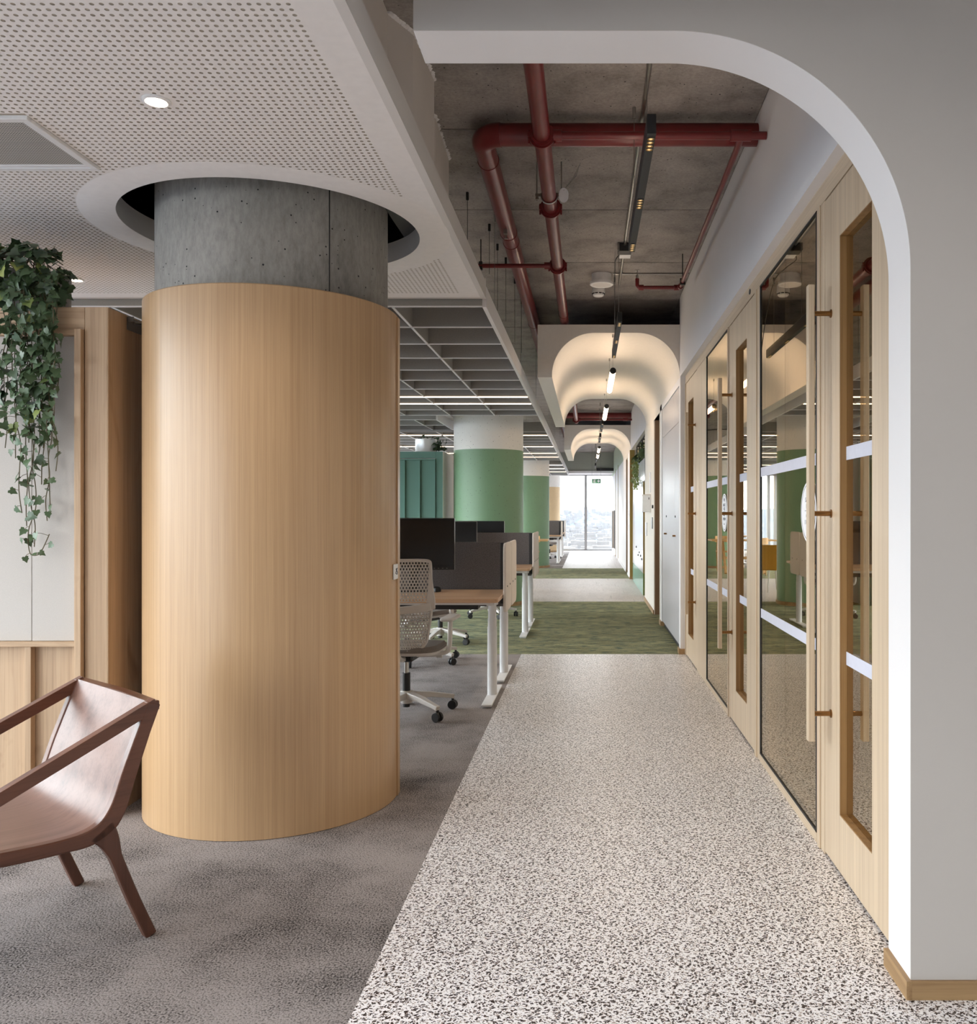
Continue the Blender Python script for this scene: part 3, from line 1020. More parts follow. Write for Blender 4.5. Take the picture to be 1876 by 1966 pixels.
for k, (a, b) in enumerate(dls):
    downlight(a, b, CEIL, ('recessed round downlight in the perforated ceiling in front of the clad column', 'recessed round downlight behind the ivy tips')[k], watts=DLW if k == 0 else DLW * 0.35)
for a, b, z in added_dls:
    downlight(a, b, z, 'added unseen fill downlight overhead, nearer than the arch', 'added fill downlights out of view over the lounge', watts=DLW)

g = tag(empty('air_grille', ((gr[0] + gr[1]) / 2, (gr[2] + gr[3]) / 2, CEIL)), 'square metal air grille set in the perforated ceiling', 'grille')
hx, hy = (gr[1] - gr[0]) / 2, (gr[3] - gr[2]) / 2
for a, b, nm in ((0.0, 0.022, 'outer_frame'), (0.024, 0.036, 'inner_frame')):
    mb = MB()
    zz = -0.012 if a == 0 else -0.007
    mb.box(-hx + a, hx - a, -hy + a, -hy + b, zz, 0.01).box(-hx + a, hx - a, hy - b, hy - a, zz, 0.01)
    mb.box(-hx + a, -hx + b, -hy + b, hy - b, zz, 0.01).box(hx - b, hx - a, -hy + b, hy - b, zz, 0.01)
    mb.build(nm, M['white_metal'], g, bevel=0.002)
MB().box(-hx + 0.034, hx - 0.034, -hy + 0.034, hy - 0.034, -0.002, 0.01).build('mesh_core', perforated_mesh('grille_mesh', (186, 182, 176), 0.0095, 0.36), g, smooth=False)

# ------------------------------------------------------------------ felt baffle ceilings over the desks
ZB = 2.548


def baffles(y0, y1, xs, lights, label, step=0.603, x0=-4.7, gaps=(), EDGE=EDGE, rail=None):
    root = tag(empty('baffle_ceiling', (EDGE, y0, ZB)), label, 'ceiling grid', kind='thing')

    def part(nm, mat, a0, a1, b0, b1, c0, c1, par=root):
        return MB().box(a0 - EDGE, a1 - EDGE, b0 - y0, b1 - y0, c0 - ZB, c1 - ZB).build(nm, mat, par, smooth=False)
    h = 0.15
    e = part('edge_rail', M['plaster'], EDGE - 0.024, EDGE, y0, rail or y1, ZB, ZB + 0.125)
    for x in xs:
        o = part('long_baffle', M['felt_baffle'], x - 0.008, x + 0.008, y0, y1, ZB + 0.004, ZB + h)
        part('baffle_edging', M['baffle_edge'], x - 0.008, x + 0.008, y0, y1, ZB, ZB + 0.004, o)
    n = int(round((y1 - y0) / step))
    for k in range(n + 1):
        y = y0 + k * (y1 - y0) / n
        if k in gaps:
            continue
        o = part('cross_baffle', M['felt_baffle'], x0, EDGE - 0.024, y - 0.008, y + 0.008, ZB + 0.006, ZB + h)
        if k in lights:
            part('light_strip', M['led'], x0, EDGE - 0.03, y - 0.011, y + 0.011, ZB - 0.004, ZB + 0.006, o)
        else:
            part('baffle_edging', M['baffle_edge'], x0, EDGE - 0.024, y - 0.009, y + 0.009, ZB, ZB + 0.006, o)
    for x in [EDGE - 0.012] + list(xs)[:2]:
        for y in (y0 + 0.6, (y0 + y1) / 2, y1 - 0.5):
            mb = MB().tube([(x - EDGE, y - y0, 0.125), (x - EDGE, y - y0, SLAB - ZB - 0.004)], 0.0018, 5)
            mb.tube([(x - EDGE, y - y0, SLAB - ZB - 0.05), (x - EDGE, y - y0, SLAB - ZB - 0.004)], 0.008, 8)
            mb.build('hanging_wire', M['steel'], root)
    return root


bx_ = [-1.18 - 0.567 * k for k in range(7)]
baffles(5.32, 11.2, bx_, (7, 8), 'grey felt baffle grid with two lit strips, nearest beyond the perforated ceiling', rail=13.44)
baffles(11.75, 13.2, bx_[2:], (), 'small grey felt baffle grid above the teal green booth', 0.6, EDGE=-2.0)
baffles(13.46, 20.66, bx_, (1, 5, 8, 10), 'grey felt baffle grid with four lit strips between the two green columns', 0.6, rail=22.08)
baffles(22.1, 28.7, bx_, (1, 4, 7), 'grey felt baffle grid ending at the plaster wall over the end window', 0.6)

# ------------------------------------------------------------------ track lamps along the corridor
TX = 0.231


def spot_bar(y0, y1, label):
    r = tag(empty('linear_spot_bar', (TX, (y0 + y1) / 2, 2.666)), label, 'lamp', 'black spot bars along the corridor')
    L = (y1 - y0) / 2
    MB().box(-0.0163, 0.0163, -L, L, 0.0, 0.0715).build('housing', M['black'], r, bevel=0.001)
    MB().box(-0.011, 0.011, -L + 0.02, L - 0.02, 0.0712, 0.0722).build('uplight_strip', M['uplight'], r, smooth=False)
    for yc in (-L + 0.09, 0.0, L - 0.08):
        w_, l_ = 0.0135, 0.062
        c = MB().box(-w_, w_, yc - l_, yc + l_, -0.0012, 0.0).build('spot_insert', M['black'], r, smooth=False)
        for q in range(4):
            y = yc - l_ + (q + 0.5) * l_ / 2
            MB().lathe([(0.0125, -0.0022), (0.011, -0.0018), (0.006, -0.0014)], (0, y, 0), 16).build('reflector', M['gold'], c)
            MB().lathe([(0.0, -0.0016), (0.0062, -0.0016)], (0, y, 0), 12).build('led_cell', M['cell_led'], c)
        ld = bpy.data.lights.new('spot_beam', 'SPOT')
        ld.energy, ld.color, ld.spot_size, ld.spot_blend, ld.shadow_soft_size = 9, (1, 0.86, 0.70), R(85), 0.5, 0.02
        lo = bpy.data.objects.new('spot_beam', ld)
        col.objects.link(lo)
        lo.parent = r
        lo.location = (0, yc, -0.03)
    for y in (-L + 0.25, L - 0.25):
        mb = MB().tube([(-0.0, y, 0.07), (-0.0, y, SLAB - 2.666 - 0.06)], 0.0015, 6).tube([(0, y, SLAB - 2.666 - 0.06), (0, y, SLAB - 2.666 - 0.004)], 0.009, 8)
        mb.build('suspension', M['steel'], r)
    return r


def tube_lamp(y0, y1, label, hang=2.984):
    r = tag(empty('tube_lamp', (TX + 0.008, (y0 + y1) / 2, 2.635)), label, 'lamp', 'glowing tubes in the vaults')
    L = (y1 - y0) / 2
    MB().cyl((0, -L + 0.02, 0), (0, L - 0.02, 0), 0.0275, 24).build('glowing_tube', M['tube'], r)
    for s in (-1, 1):
        MB().cyl((0, s * L, 0), (0, s * (L - 0.03), 0), 0.029, 24).build('end_cap', M['black'], r, bevel=0.002)
    for y in (-L + 0.05, L - 0.05):
        mb = MB().tube([(0, y, 0.02), (0, y, hang - 2.635 - 0.002)], 0.0015, 6).tube([(0, y, hang - 2.635 - 0.03), (0, y, hang - 2.635 - 0.002)], 0.008, 8)
        mb.build('suspension', M['steel'], r)
    return r


spot_bar(3.165, 4.60, 'black linear spot bar hanging nearest, under the red cross pipes')
spot_bar(6.27, 7.74, 'black linear spot bar hanging in front of the larger vault')
tube_lamp(8.22, 9.60, 'glowing tube lamp at the mouth of the larger vault')
tube_lamp(10.95, 12.40, 'glowing tube lamp at the rear end of the larger vault')
spot_bar(13.4, 14.8, 'black linear spot bar just past the larger vault')
spot_bar(15.7, 17.1, 'black linear spot bar just before the small vault')
tube_lamp(17.75, 19.1, 'glowing tube lamp at the mouth of the small vault')
tube_lamp(19.6, 20.95, 'glowing tube lamp at the rear end of the small vault')
spot_bar(22.2, 23.6, 'black linear spot bar past the small vault')
spot_bar(25.0, 26.4, 'black linear spot bar closest to the end window')

# ------------------------------------------------------------------ red pipes


def ring(mb, c, axis, r0, r1, w_):
    """flat collar round a pipe lying along axis"""
    c = Vector(c)
    d = Vector({'x': (1, 0, 0), 'y': (0, 1, 0), 'z': (0, 0, 1)}[axis]) * w_
    return mb.tube([c - d, c - d * 0.98, c + d * 0.98, c + d], [r0, r1, r1, r0], 28)


def big_pipe(dy, label, yend):
    yt, z, r, x = 4.457 + dy, 3.217, 0.056, -0.538
    root = tag(empty('fire_main', (x, yt, z)), label, 'pipe')
    O = Vector((x, yt, z))
    P = lambda *p: tuple(Vector(p) - O)
    e = 0.10
    el = [P(x + e - e * math.sin(R(a)), yt + e - e * math.cos(R(a)), z) for a in range(0, 91, 9)]
    MB().tube(el, r * 1.06, 28).build('elbow', M['red'], root)
    MB().tube([P(x + e - 0.01, yt, z), P(0.858, yt, z)], r, 28).build('cross_run', M['red'], root)
    MB().tube([P(x, yt + e - 0.01, z), P(x, yend, z)], r, 28).build('long_run', M['red'], root)
    for y in (yt + 0.32, yt + 1.55, yt + 1.75, yt + 4.4):
        if y < yend - 0.1:
            ring(MB(), P(x, y, z), 'y', r, r * 1.05, 0.006).build('weld_collar', M['red'], root)
    ring(MB(), P(x + 0.30, yt, z), 'x', r, r * 1.05, 0.006).build('weld_collar', M['red'], root)
    MB().box(-0.012, 0.012, 1.30, 1.34, -r - 0.028, -r + 0.005).tube([(0, 1.36, -r - 0.01), (0, 1.36, -r - 0.045)], 0.006, 8).tube([(-0.014, 1.36, -r - 0.045), (0.014, 1.36, -r - 0.045)], 0.004, 8).build('vent_cock', M['steel'], root)
    return root


big_pipe(0.0, 'thick red fire main with a rounded elbow close to the first arch', 12.9)
big_pipe(12.75, 'thick red fire main crossing above the front of the small vault', 22.5)


def sprinkler(dy, y0, y1, label, full=True):
    x, z, r = -0.218, 3.112, 0.041
    root = tag(empty('sprinkler_pipe', (x, y0, z)), label, 'pipe')
    O = Vector((x, y0, z))
    P = lambda *p: tuple(Vector(p) - O)
    MB().tube([P(x, y0, z), P(x, y1, z)], r, 24).build('main_run', M['red'], root)
    yt = 4.22 + dy

    def coupling(y, nm='grooved_coupling', bolts=True):
        mb = MB()
        ring(mb, P(x, y, z), 'y', r, r * 1.35, 0.024)
        ring(mb, P(x, y, z), 'y', r, r * 1.55, 0.008)
        if bolts:
            for s in (-1, 1):
                mb.box(s * 0.052 - 0.016, s * 0.052 + 0.016, y - O.y - 0.02, y - O.y + 0.02, -0.012, 0.012)
                mb.tube([(s * 0.062, y - O.y, -0.04), (s * 0.062, y - O.y, 0.024)], 0.006, 8)
        return mb.build(nm, M['red'], root)
    coupling(yt)
    MB().tube([P(x + 0.03, yt, z), P(0.858, yt, z)], 0.019, 18).build('branch_pipe', M['red'], root)
    for xx_, ro, wd in ((x + 0.075, 0.027, 0.02), (0.30, 0.024, 0.014), (0.735, 0.027, 0.05)):
        ring(MB(), P(xx_, yt, z), 'x', 0.019, ro, wd).build('branch_socket', M['red'], root)
    if not full:
        return root
    coupling(5.22)
    mb = MB()
    mb.tube([P(x + 0.046 * math.cos(R(a)), 5.02, z + 0.046 * math.sin(R(a))) for a in range(160, 381, 10)], 0.005, 8)
    for s in (-1, 1):
        mb.box(s * 0.062 - 0.018, s * 0.062 + 0.018, 5.015 - O.y, 5.03 - O.y, -0.006, 0.012)
        mb.tube([P(x + s * 0.07, 5.02, z - 0.03), P(x + s * 0.07, 5.02, SLAB - 0.004)], 0.004, 8)
        mb.tube([P(x + s * 0.07, 5.02, z - 0.022), P(x + s * 0.07, 5.02, z - 0.008)], 0.009, 6)
    mb.build('steel_clamp', M['steel'], root)
    coupling(6.44)
    mb = MB()
    ring(mb, P(x, 8.0, z), 'y', r, r * 1.06, 0.006)
    mb.build('weld_collar', M['red'], root)
    MB().tube([P(x - 0.03, 6.44, z), P(-0.95, 6.44, z)], 0.016, 16).build('side_branch', M['red'], root)
    mb = MB()
    ring(mb, P(x - 0.075, 6.44, z), 'x', 0.016, 0.026, 0.022)
    mb.build('side_socket', M['red'], root)
    mb = MB().box(-0.575, -0.55, 6.425 - O.y, 6.455 - O.y, -0.03, 0.03).tube([P(-0.78, 6.44, z + 0.03), P(-0.78, 6.44, SLAB - 0.004)], 0.004, 8)
    mb.build('rod_hanger', M['black'], root)
    bxp = 0.735
    MB().tube([P(bxp, 4.22, z - 0.01), P(bxp, 4.30, z - 0.02), P(bxp, 6.97, z - 0.02)], 0.0155, 16).build('diagonal_run', M['red'], root)
    MB().tube([P(bxp, 6.98, z - 0.02), P(0.41, 6.98, z - 0.02), P(0.395, 6.98, z - 0.005), P(0.395, 6.98, z + 0.05)], 0.0155, 16).build('end_run', M['red'], root)
    for q, ax in (((bxp, 6.95, z - 0.02), 'y'), ((bxp - 0.03, 6.98, z - 0.02), 'x'), ((0.425, 6.98, z - 0.02), 'x')):
        ring(MB(), P(*q), ax, 0.0155, 0.022, 0.02).build('end_socket', M['red'], root)
    mb = MB().lathe([(0.011, 0.05), (0.011, 0.075), (0.004, 0.08)], P(0.395, 6.98, z), 14)
    mb.tube([P(0.395, 6.98, z + 0.08), P(0.395, 6.98, z + 0.115)], 0.004, 8)
    mb.lathe([(0.0, 0.113), (0.018, 0.113), (0.018, 0.117), (0.0, 0.117)], P(0.395, 6.98, z), 16)
    mb.build('sprinkler_head', M['steel'], root)
    MB().tube([P(bxp, 6.8, z), P(bxp, 6.8, SLAB - 0.004)], 0.004, 8).box(bxp - O.x - 0.02, bxp - O.x + 0.02, 6.79 - O.y, 6.81 - O.y, -0.045, 0.004).build('hanger_rod', M['black'], root)
    return root


sprinkler(0, 2.56, 12.9, 'red sprinkler pipe with branches running along the corridor below the fire main')
sprinkler(12.75, 13.0, 17.4, 'short red sprinkler pipe seen through the larger vault', full=False)
tg = tag(empty('pipe_tag', (-0.135, 5.0, 3.115)), 'small white tag on a wire loop tied to the pipe clamp', 'tag')
MB().prism([(0.028 * math.cos(R(a)), 0.036 * math.sin(R(a)) - (0.012 if a > 180 else 0)) for a in range(0, 360, 20)], 0, 0.003, XZ).build('tag_plate', M['sign_white'], tg)
MB().tube([(0, 0, 0.02), (0.055, 0.02, 0.10), (0.095, 0.02, 0.185)], 0.0014, 6).tube([(0, 0, 0.02), (0.07, 0.02, 0.11), (0.095, 0.02, 0.185)], 0.0014, 6).build('wire_loop', M['steel'], tg)

# conduit and boxes on the soffit
cn = tag(empty('cable_conduit', (0.277, 5.0, 3.296)), 'thin galvanised cable conduit with junction boxes along the concrete soffit', 'conduit')
MB().tube([(0, -2.4, 0), (0, 2.65, 0)], 0.011, 14).build('long_conduit', M['steel'], cn)
MB().tube([(-0.06, 2.35, 0.004), (0.57, 2.35, 0.004)], 0.008, 12).build('cross_conduit', M['steel'], cn)
MB().box(-0.05, 0.05, 1.52, 1.62, -0.05, 0.012).build('junction_box', M['black'], cn, bevel=0.003)
MB().box(-0.035, 0.05, 1.63, 1.72, -0.05, 0.012).build('junction_box', M['white_metal'], cn, bevel=0.003)
mb = MB()
for y in (-1.6, -0.3, 0.6, 2.3):
    mb.tube([(0.014 * math.cos(R(a)), y, 0.014 * math.sin(R(a))) for a in range(0, 181, 20)][::-1], 0.003, 6)
    mb.box(-0.02, 0.02, y - 0.006, y + 0.006, 0.008, 0.013)
mb.build('clips', M['steel'], cn)
MB().tube(smoothpath([(-0.02, 1.67, -0.02), (-0.06, 1.75, -0.05), (-0.055, 2.1, -0.02), (-0.045, 2.5, -0.03), (-0.035, 2.8, -0.3), (-0.03, 2.95, -0.54)]), 0.004, 6).build('drooping_cable', M['black'], cn)

sp = tag(empty('ceiling_speaker', (0.118, 7.39, SLAB)), 'white drum shaped ceiling unit with a flat round face on the concrete soffit', 'speaker')
MB().lathe([(0.0, -0.002), (0.083, -0.002), (0.083, -0.08)], n=40).build('drum', M['white_metal'], sp)
MB().lathe([(0.083, -0.066), (0.098, -0.068), (0.099, -0.088), (0.094, -0.093), (0.078, -0.093), (0.074, -0.088)], n=40).build('face_ring', M['white_metal'], sp)
MB().lathe([(0.0, -0.086), (0.076, -0.089)], n=40).build('face', M['plaster_grey'], sp)
sd = tag(empty('smoke_detector', (0.096, 7.74, SLAB)), 'small white smoke detector just behind the drum shaped ceiling unit', 'detector')
MB().lathe([(0.0, -0.002), (0.055, -0.002), (0.055, -0.04), (0.058, -0.064), (0.046, -0.095), (0.034, -0.103), (0.0, -0.103)], n=32).build('housing', M['white_metal'], sd)
mb = MB()
for k in range(10):
    a = 2 * math.pi * k / 10
    c, s_ = math.cos(a), math.sin(a)
    mb.tube([(0.0525 * c - 0.012 * s_, 0.0525 * s_ + 0.012 * c, -0.080), (0.0525 * c + 0.012 * s_, 0.0525 * s_ - 0.012 * c, -0.080)], 0.005, 6)
mb.build('sensor_slots', M['black'], sd)

# thin hangers beside the fascia
hg = tag(empty('ceiling_hanger', (-0.70, 6.4, SLAB)), 'black rod hangers and thin wires at the edge of the baffle grid', 'hanger')
mb = MB()
for x, y, l in ((-0.05, -0.9, 0.3), (0.02, -0.3, 0.35), (0.03, 0.15, 0.5), (0.06, 0.5, 0.5), (0.08, 1.1, 0.55), (0.1, 1.6, 0.55)):
    mb.tube([(x, y, -0.004), (x, y, -l)], 0.0016, 5).lathe([(0.009, -0.05), (0.009, -0.004)], (x, y, 0), 8)
mb.build('wires', M['black'], hg)

# ------------------------------------------------------------------ phone booths (oak one near, teal one far)


def booth(yf, face, rail_m, side_m, panel_m, low_m, label, ribs, w_=1.7):
    ht, xr = 2.178, -2.04
    root = tag(empty('phone_booth', (xr, yf, 0)), label, 'booth')
    B = lambda nm, m, x0, x1, y0, y1, z0, z1, par=root, bv=0.0015: MB().box(x0, x1, y0, y1, z0, z1).build(nm, m, par, bevel=bv)
    B('body', side_m, -w_, -0.004, 0.03, 1.18, 0.0, ht - 0.004)
    B('side_panel', side_m, -0.004, 0.0, 0.0, 1.2, 0.0, ht)
    B('corner_stile', face, -0.1, -0.004, 0.0, 0.03, 0.0, ht)
    B('top_rail', rail_m, -w_, -0.1015, 0.001, 0.03, ht - 0.096, ht)
    B('top_board', side_m, -w_, -0.001, 0.0, 1.2, ht - 0.002, ht + 0.001)
    if ribs == 'teal':
        zt = ht - 0.105
        B('moulding', face, -w_, -0.105, -0.022, 0.03, zt - 0.02, zt)
        B('moulding', face, -0.122, -0.105, -0.022, 0.03, 0.0, zt - 0.02)
        x = -0.122
        while x > -w_ + 0.2:
            B('board_panel', panel_m, x - 0.198, x - 0.002, 0.012, 0.03, 0.0, zt - 0.02)
            B('rib', face, x - 0.216, x - 0.198, -0.022, 0.03, 0.0, zt - 0.02)
            x -= 0.214
        return root
    zt = ht - 0.0975
    B('moulding', rail_m, -w_, -0.128, -0.016, 0.03, zt - 0.024, zt)
    B('moulding', face, -0.132, -0.104, -0.024, 0.03, 0.0, zt + 0.002)
    B('mid_rail', rail_m, -w_, -0.134, -0.018, 0.03, 0.735, 0.755)
    sx = -0.333
    x = -0.133
    for a, b in ((sx + 0.001, -0.133), (-0.90, sx - 0.001), (-w_, -0.902)):
        B('felt_panel', panel_m, a, b, 0.012, 0.03, 0.756, zt - 0.024)
    B('low_stile', face, sx - 0.014, sx + 0.012, -0.014, 0.03, 0.0, 0.735)
    for a, b in ((sx + 0.013, -0.133), (-0.75, sx - 0.015), (-1.2, -0.752)):
        B('low_panel', low_m, a, b, 0.016, 0.03, 0.0, 0.734)
    br = MB().box(0.0, 0.005, 0.15, 0.27, 2.115, 2.172).box(0.0, 0.03, 0.15, 0.155, 2.15, 2.172).build('wall_bracket', M['grey_metal'], root)
    MB().tube([(0.004, 0.20, 2.155), (0.02, 0.24, 2.158), (0.03, 0.50, 2.158)], 0.007, 8).build('bracket_arm', M['grey_metal'], br)
    return root


booth(3.747, M['oak'], M['oak_h'], M['oak'], M['felt_light'], M['oak'], 'oak framed phone booth with grey felt panels beside the clad column', 'oak')
booth(12.43, M['teal'], M['teal'], plain('booth_white_side', (222, 214, 208), 0.6), M['teal'], M['teal'], 'teal green phone booth with ribbed front and white side', 'teal')

# ------------------------------------------------------------------ ivy


def leaf_mesh(name, s=1.0):
    """five-lobed ivy leaf, folded along the midrib, tip at +Y"""
    half = [(0.0, 0.0), (0.22, -0.16), (0.50, -0.02), (0.40, 0.20), (0.47, 0.40), (0.27, 0.54), (0.0, 1.0)]
    mid = [(0.0, 0.0), (0.0, 0.28), (0.0, 0.55), (0.0, 1.0)]
    vs = [(0, 0, 0), (0, 0.30, -0.02), (0, 0.58, -0.03), (0, 1.0, -0.16)]
    for sgn in (1, -1):
        for (x, y) in half[1:6]:
            vs.append((sgn * x, y, 0.13 * x - 0.16 * y * y))
    fs = [(0, 4, 5, 1), (1, 5, 6, 2), (2, 6, 7, 8), (2, 8, 3), (0, 1, 10, 9), (1, 2, 11, 10), (2, 13, 12, 11), (2, 3, 13)]
    me = bpy.data.meshes.new(name)
    me.from_pydata([(x * s, y * s, z * s) for x, y, z in vs], [], fs)
    me.shade_smooth()
    return me


leaf_me = leaf_mesh('ivy_leaf')
leaf_me.materials.append(M['leaf'])
leaf_me2 = leaf_mesh('ivy_leaf_light')
leaf_me2.materials.append(M['leaf_light'])


def leaf_rot(rng, out=Vector((0, -1, 0)), droop=0.8):
    """tip hangs down and outward, face looks outward"""
    tip = (Vector((rng.gauss(0, 0.6), rng.gauss(0, 0.35), -droop + rng.gauss(0, 0.35))) + out * 0.35).normalized()
    nrm = (out + Vector((rng.gauss(0, 0.5), rng.gauss(0, 0.4), 0.35 + rng.gauss(0, 0.35)))).normalized()
    x = tip.cross(nrm).normalized()
    z = x.cross(tip).normalized()
    m = Matrix((x, tip, z)).transposed().to_4x4()
    return m


def ivy_big():
    rng = random.Random(11)
    pot = Vector((-2.500, 4.0, 2.180))
    root = tag(empty('trailing_ivy', pot), 'trailing green ivy in a grey pot on top of the oak phone booth', 'plant')
    prof = [(0.0, 0.003), (0.125, 0.003), (0.133, 0.015), (0.135, 0.20), (0.126, 0.20), (0.122, 0.17), (0.0, 0.17)]
    MB().lathe(prof, n=40).build('pot', M['pot_grey'], root)
    MB().lathe([(0.0, 0.175), (0.1215, 0.175)], n=24).build('soil', M['soil'], root)
    leaves = []
    stems = MB()
    # crown
    c = Vector((-2.435, 3.82, 2.325))
    while len(leaves) < 235:
        d = Vector((rng.gauss(0, 1), rng.gauss(0, 1), rng.gauss(0, 1)))
        d.normalize()
        if d.y > 0.35 or d.z < -0.75:
            continue
        p = c + Vector((d.x * 0.185, d.y * 0.15, d.z * 0.145)) * rng.uniform(0.72, 1.03)
        if p.z < 2.19 and p.y > 3.70:
            p.y = rng.uniform(3.60, 3.70)
        leaves.append((p, (d + Vector((0, -0.5, 0.2))).normalized(), rng.uniform(0.032, 0.062), 0.4))
    for k in range(36):
        a = rng.uniform(0, 2 * math.pi)
        q = c + Vector((math.cos(a) * 0.17, -abs(math.sin(a)) * 0.12, rng.uniform(-0.02, 0.09)))
        stems.tube(smoothpath([pot + Vector((rng.uniform(-.08, .08), rng.uniform(-.08, .08), 0.17)), (pot + Vector((0, -0.05, 0.3)) + q) / 2, q], 4), 0.0022, 5)
    # stray tip reaching past the downlight
    st = [Vector((-2.36, 3.84, 2.30)), Vector((-2.31, 3.80, 2.33)), Vector((-2.26, 3.78, 2.325)), Vector((-2.215, 3.76, 2.315))]
    stems.tube(smoothpath(st, 4), 0.0016, 5)
    for p in st[1:]:
        leaves.append((p, Vector((0.3, -0.8, 0.3)), 0.034, 0.3))
    # hanging vines: (start x, end x, end z, wobble)
    px = lambda x: (x - VX) * 3.69 / FPX
    vines = [(px(a), px(b), 1.3 + (HY - c_) * 3.69 / FPX, 0.009) for a, b, c_ in (
        (20, 48, 985), (40, 55, 1010), (55, 62, 1050), (70, 58, 1062), (88, 95, 985), (98, 92, 1000), (105, 108, 905), (62, 80, 930), (75, 70, 900),
        (30, 30, 880), (5, 12, 860), (48, 60, 850), (82, 84, 860), (95, 100, 820), (66, 64, 800), (15, 10, 780), (108, 110, 760), (52, 45, 760), (88, 86, 740))]
    for (xa, xb, ze, wob) in vines:
        ya_ = rng.uniform(3.675, 3.705)
        pts = [Vector((xa - 0.08, 3.80, 2.34)), Vector((xa - 0.03, 3.71, 2.27)), Vector((xa, ya_, 2.16))]
        n = max(3, int((2.12 - ze) / 0.085))
        for k in range(1, n + 1):
            t = k / n
            pts.append(Vector((xa + (xb - xa) * t + rng.gauss(0, wob), ya_ + rng.gauss(0, 0.006), 2.16 + (ze - 2.16) * t)))
        if ze < 1.16 and xa > px(60):
            pts += [Vector((xb + 0.035, ya_, ze - 0.005)), Vector((xb + 0.065, ya_ - 0.01, ze + 0.035)), Vector((xb + 0.085, ya_ - 0.01, ze + 0.08))]
        path = smoothpath(pts, 5)
        stems.tube(path, 0.0021, 5)
        i = 3
        while i < len(path) - 1:
            p = path[i]
            low = (2.2 - p.z)
            s = rng.uniform(0.028, 0.052) * (1.08 - 0.25 * low) * (1.1 if rng.random() < 0.2 else 0.9)
            out = Vector((rng.gauss(0, 0.7), -1, 0.1)).normalized()
            off = Vector((rng.gauss(0, 0.016), -abs(rng.gauss(0, 0.012)) - 0.003, rng.gauss(0, 0.01)))
            stems.tube([p, p + off * 0.6 + Vector((0, 0, 0.004)), p + off], 0.0011, 4)
            leaves.append((p + off, out, s, 0.8))
            i += rng.choice((1, 1, 2, 2)) + (2 if low > 0.55 else 0)
    sm = stems.build('vine_stems', M['stem'], root)
    sm.matrix_parent_inverse = Matrix.Translation(-pot)
    leaves.sort(key=lambda q: -q[2])
    rest = MB()
    for k, (p, out, s, droop) in enumerate(leaves):
        m = leaf_rot(rng, out, droop)
        if k < 296:
            light = (p.z < 1.75 and rng.random() < 0.35) or rng.random() < 0.07
            o = bpy.data.objects.new('ivy_leaf', leaf_me2 if light else leaf_me)
            col.objects.link(o)
            o.parent = root
            o.matrix_local = Matrix.Translation(p - pot) @ m @ Matrix.Scale(s, 4)
        else:
            mm = Matrix.Translation(p - pot) @ m @ Matrix.Scale(s, 4)
            rest.add([mm @ v.co for v in leaf_me.vertices], [tuple(f.vertices) for f in leaf_me.polygons])
    if rest.v:
        o = rest.build('small_leaves', M['leaf'], root)
        o['kind'] = 'stuff'
    return root


ivy_big()


def foliage(root, mat, spots, rng, smin, smax, name='foliage', base=Vector((0, 0, 0))):
    mb = MB()
    for p, out, droop in spots:
        mm = Matrix.Translation(Vector(p) - base) @ leaf_rot(rng, Vector(out).normalized(), droop) @ Matrix.Scale(rng.uniform(smin, smax), 4)
        mb.add([mm @ v.co for v in leaf_me.vertices], [tuple(f.vertices) for f in leaf_me.polygons])
    o = mb.build(name, mat, root)
    o['kind'] = 'stuff'
    return o


# silver pot and ivy on the teal booth
rng = random.Random(5)
pp = Vector((-2.335, 12.72, 2.180))
pr = tag(empty('potted_ivy', pp), 'silver pot with ivy spilling over on top of the teal green booth', 'plant')
MB().lathe([(0.0, 0.002), (0.145, 0.002), (0.15, 0.01), (0.15, 0.19), (0.14, 0.19), (0.138, 0.16), (0.0, 0.16)], n=36).build('pot', M['pot_silver'], pr)
sp_ = []
for k in range(90):
    a, b = rng.gauss(0, 1), rng.gauss(0, 1)
    sp_.append((pp + Vector((0.20 + a * 0.045, -0.05 + b * 0.06, 0.09 + rng.gauss(0, 0.06))), (a + 0.4, -0.8, 0.2), 0.6))
sp_ = [(Vector((p.x, p.y, max(p.z, pp.z + 0.05))), o, d) for p, o, d in sp_]
for k in range(14):
    sp_.append((pp + Vector((rng.uniform(-0.1, 0.15), rng.uniform(-0.1, 0.1), 0.20 + rng.uniform(0, 0.03))), (0, -0.6, 0.6), 0.2))
foliage(pr, M['leaf'], sp_, rng, 0.025, 0.05, base=pp)
MB().tube(smoothpath([(0.05, -0.02, 0.165), (0.14, -0.04, 0.23), (0.21, -0.05, 0.12), (0.26, -0.06, 0.06)], 5), 0.003, 5).tube(smoothpath([(0.0, -0.02, 0.165), (0.03, -0.06, 0.215), (-0.04, -0.06, 0.21)], 5), 0.002, 5).build('stems', M['stem'], pr)

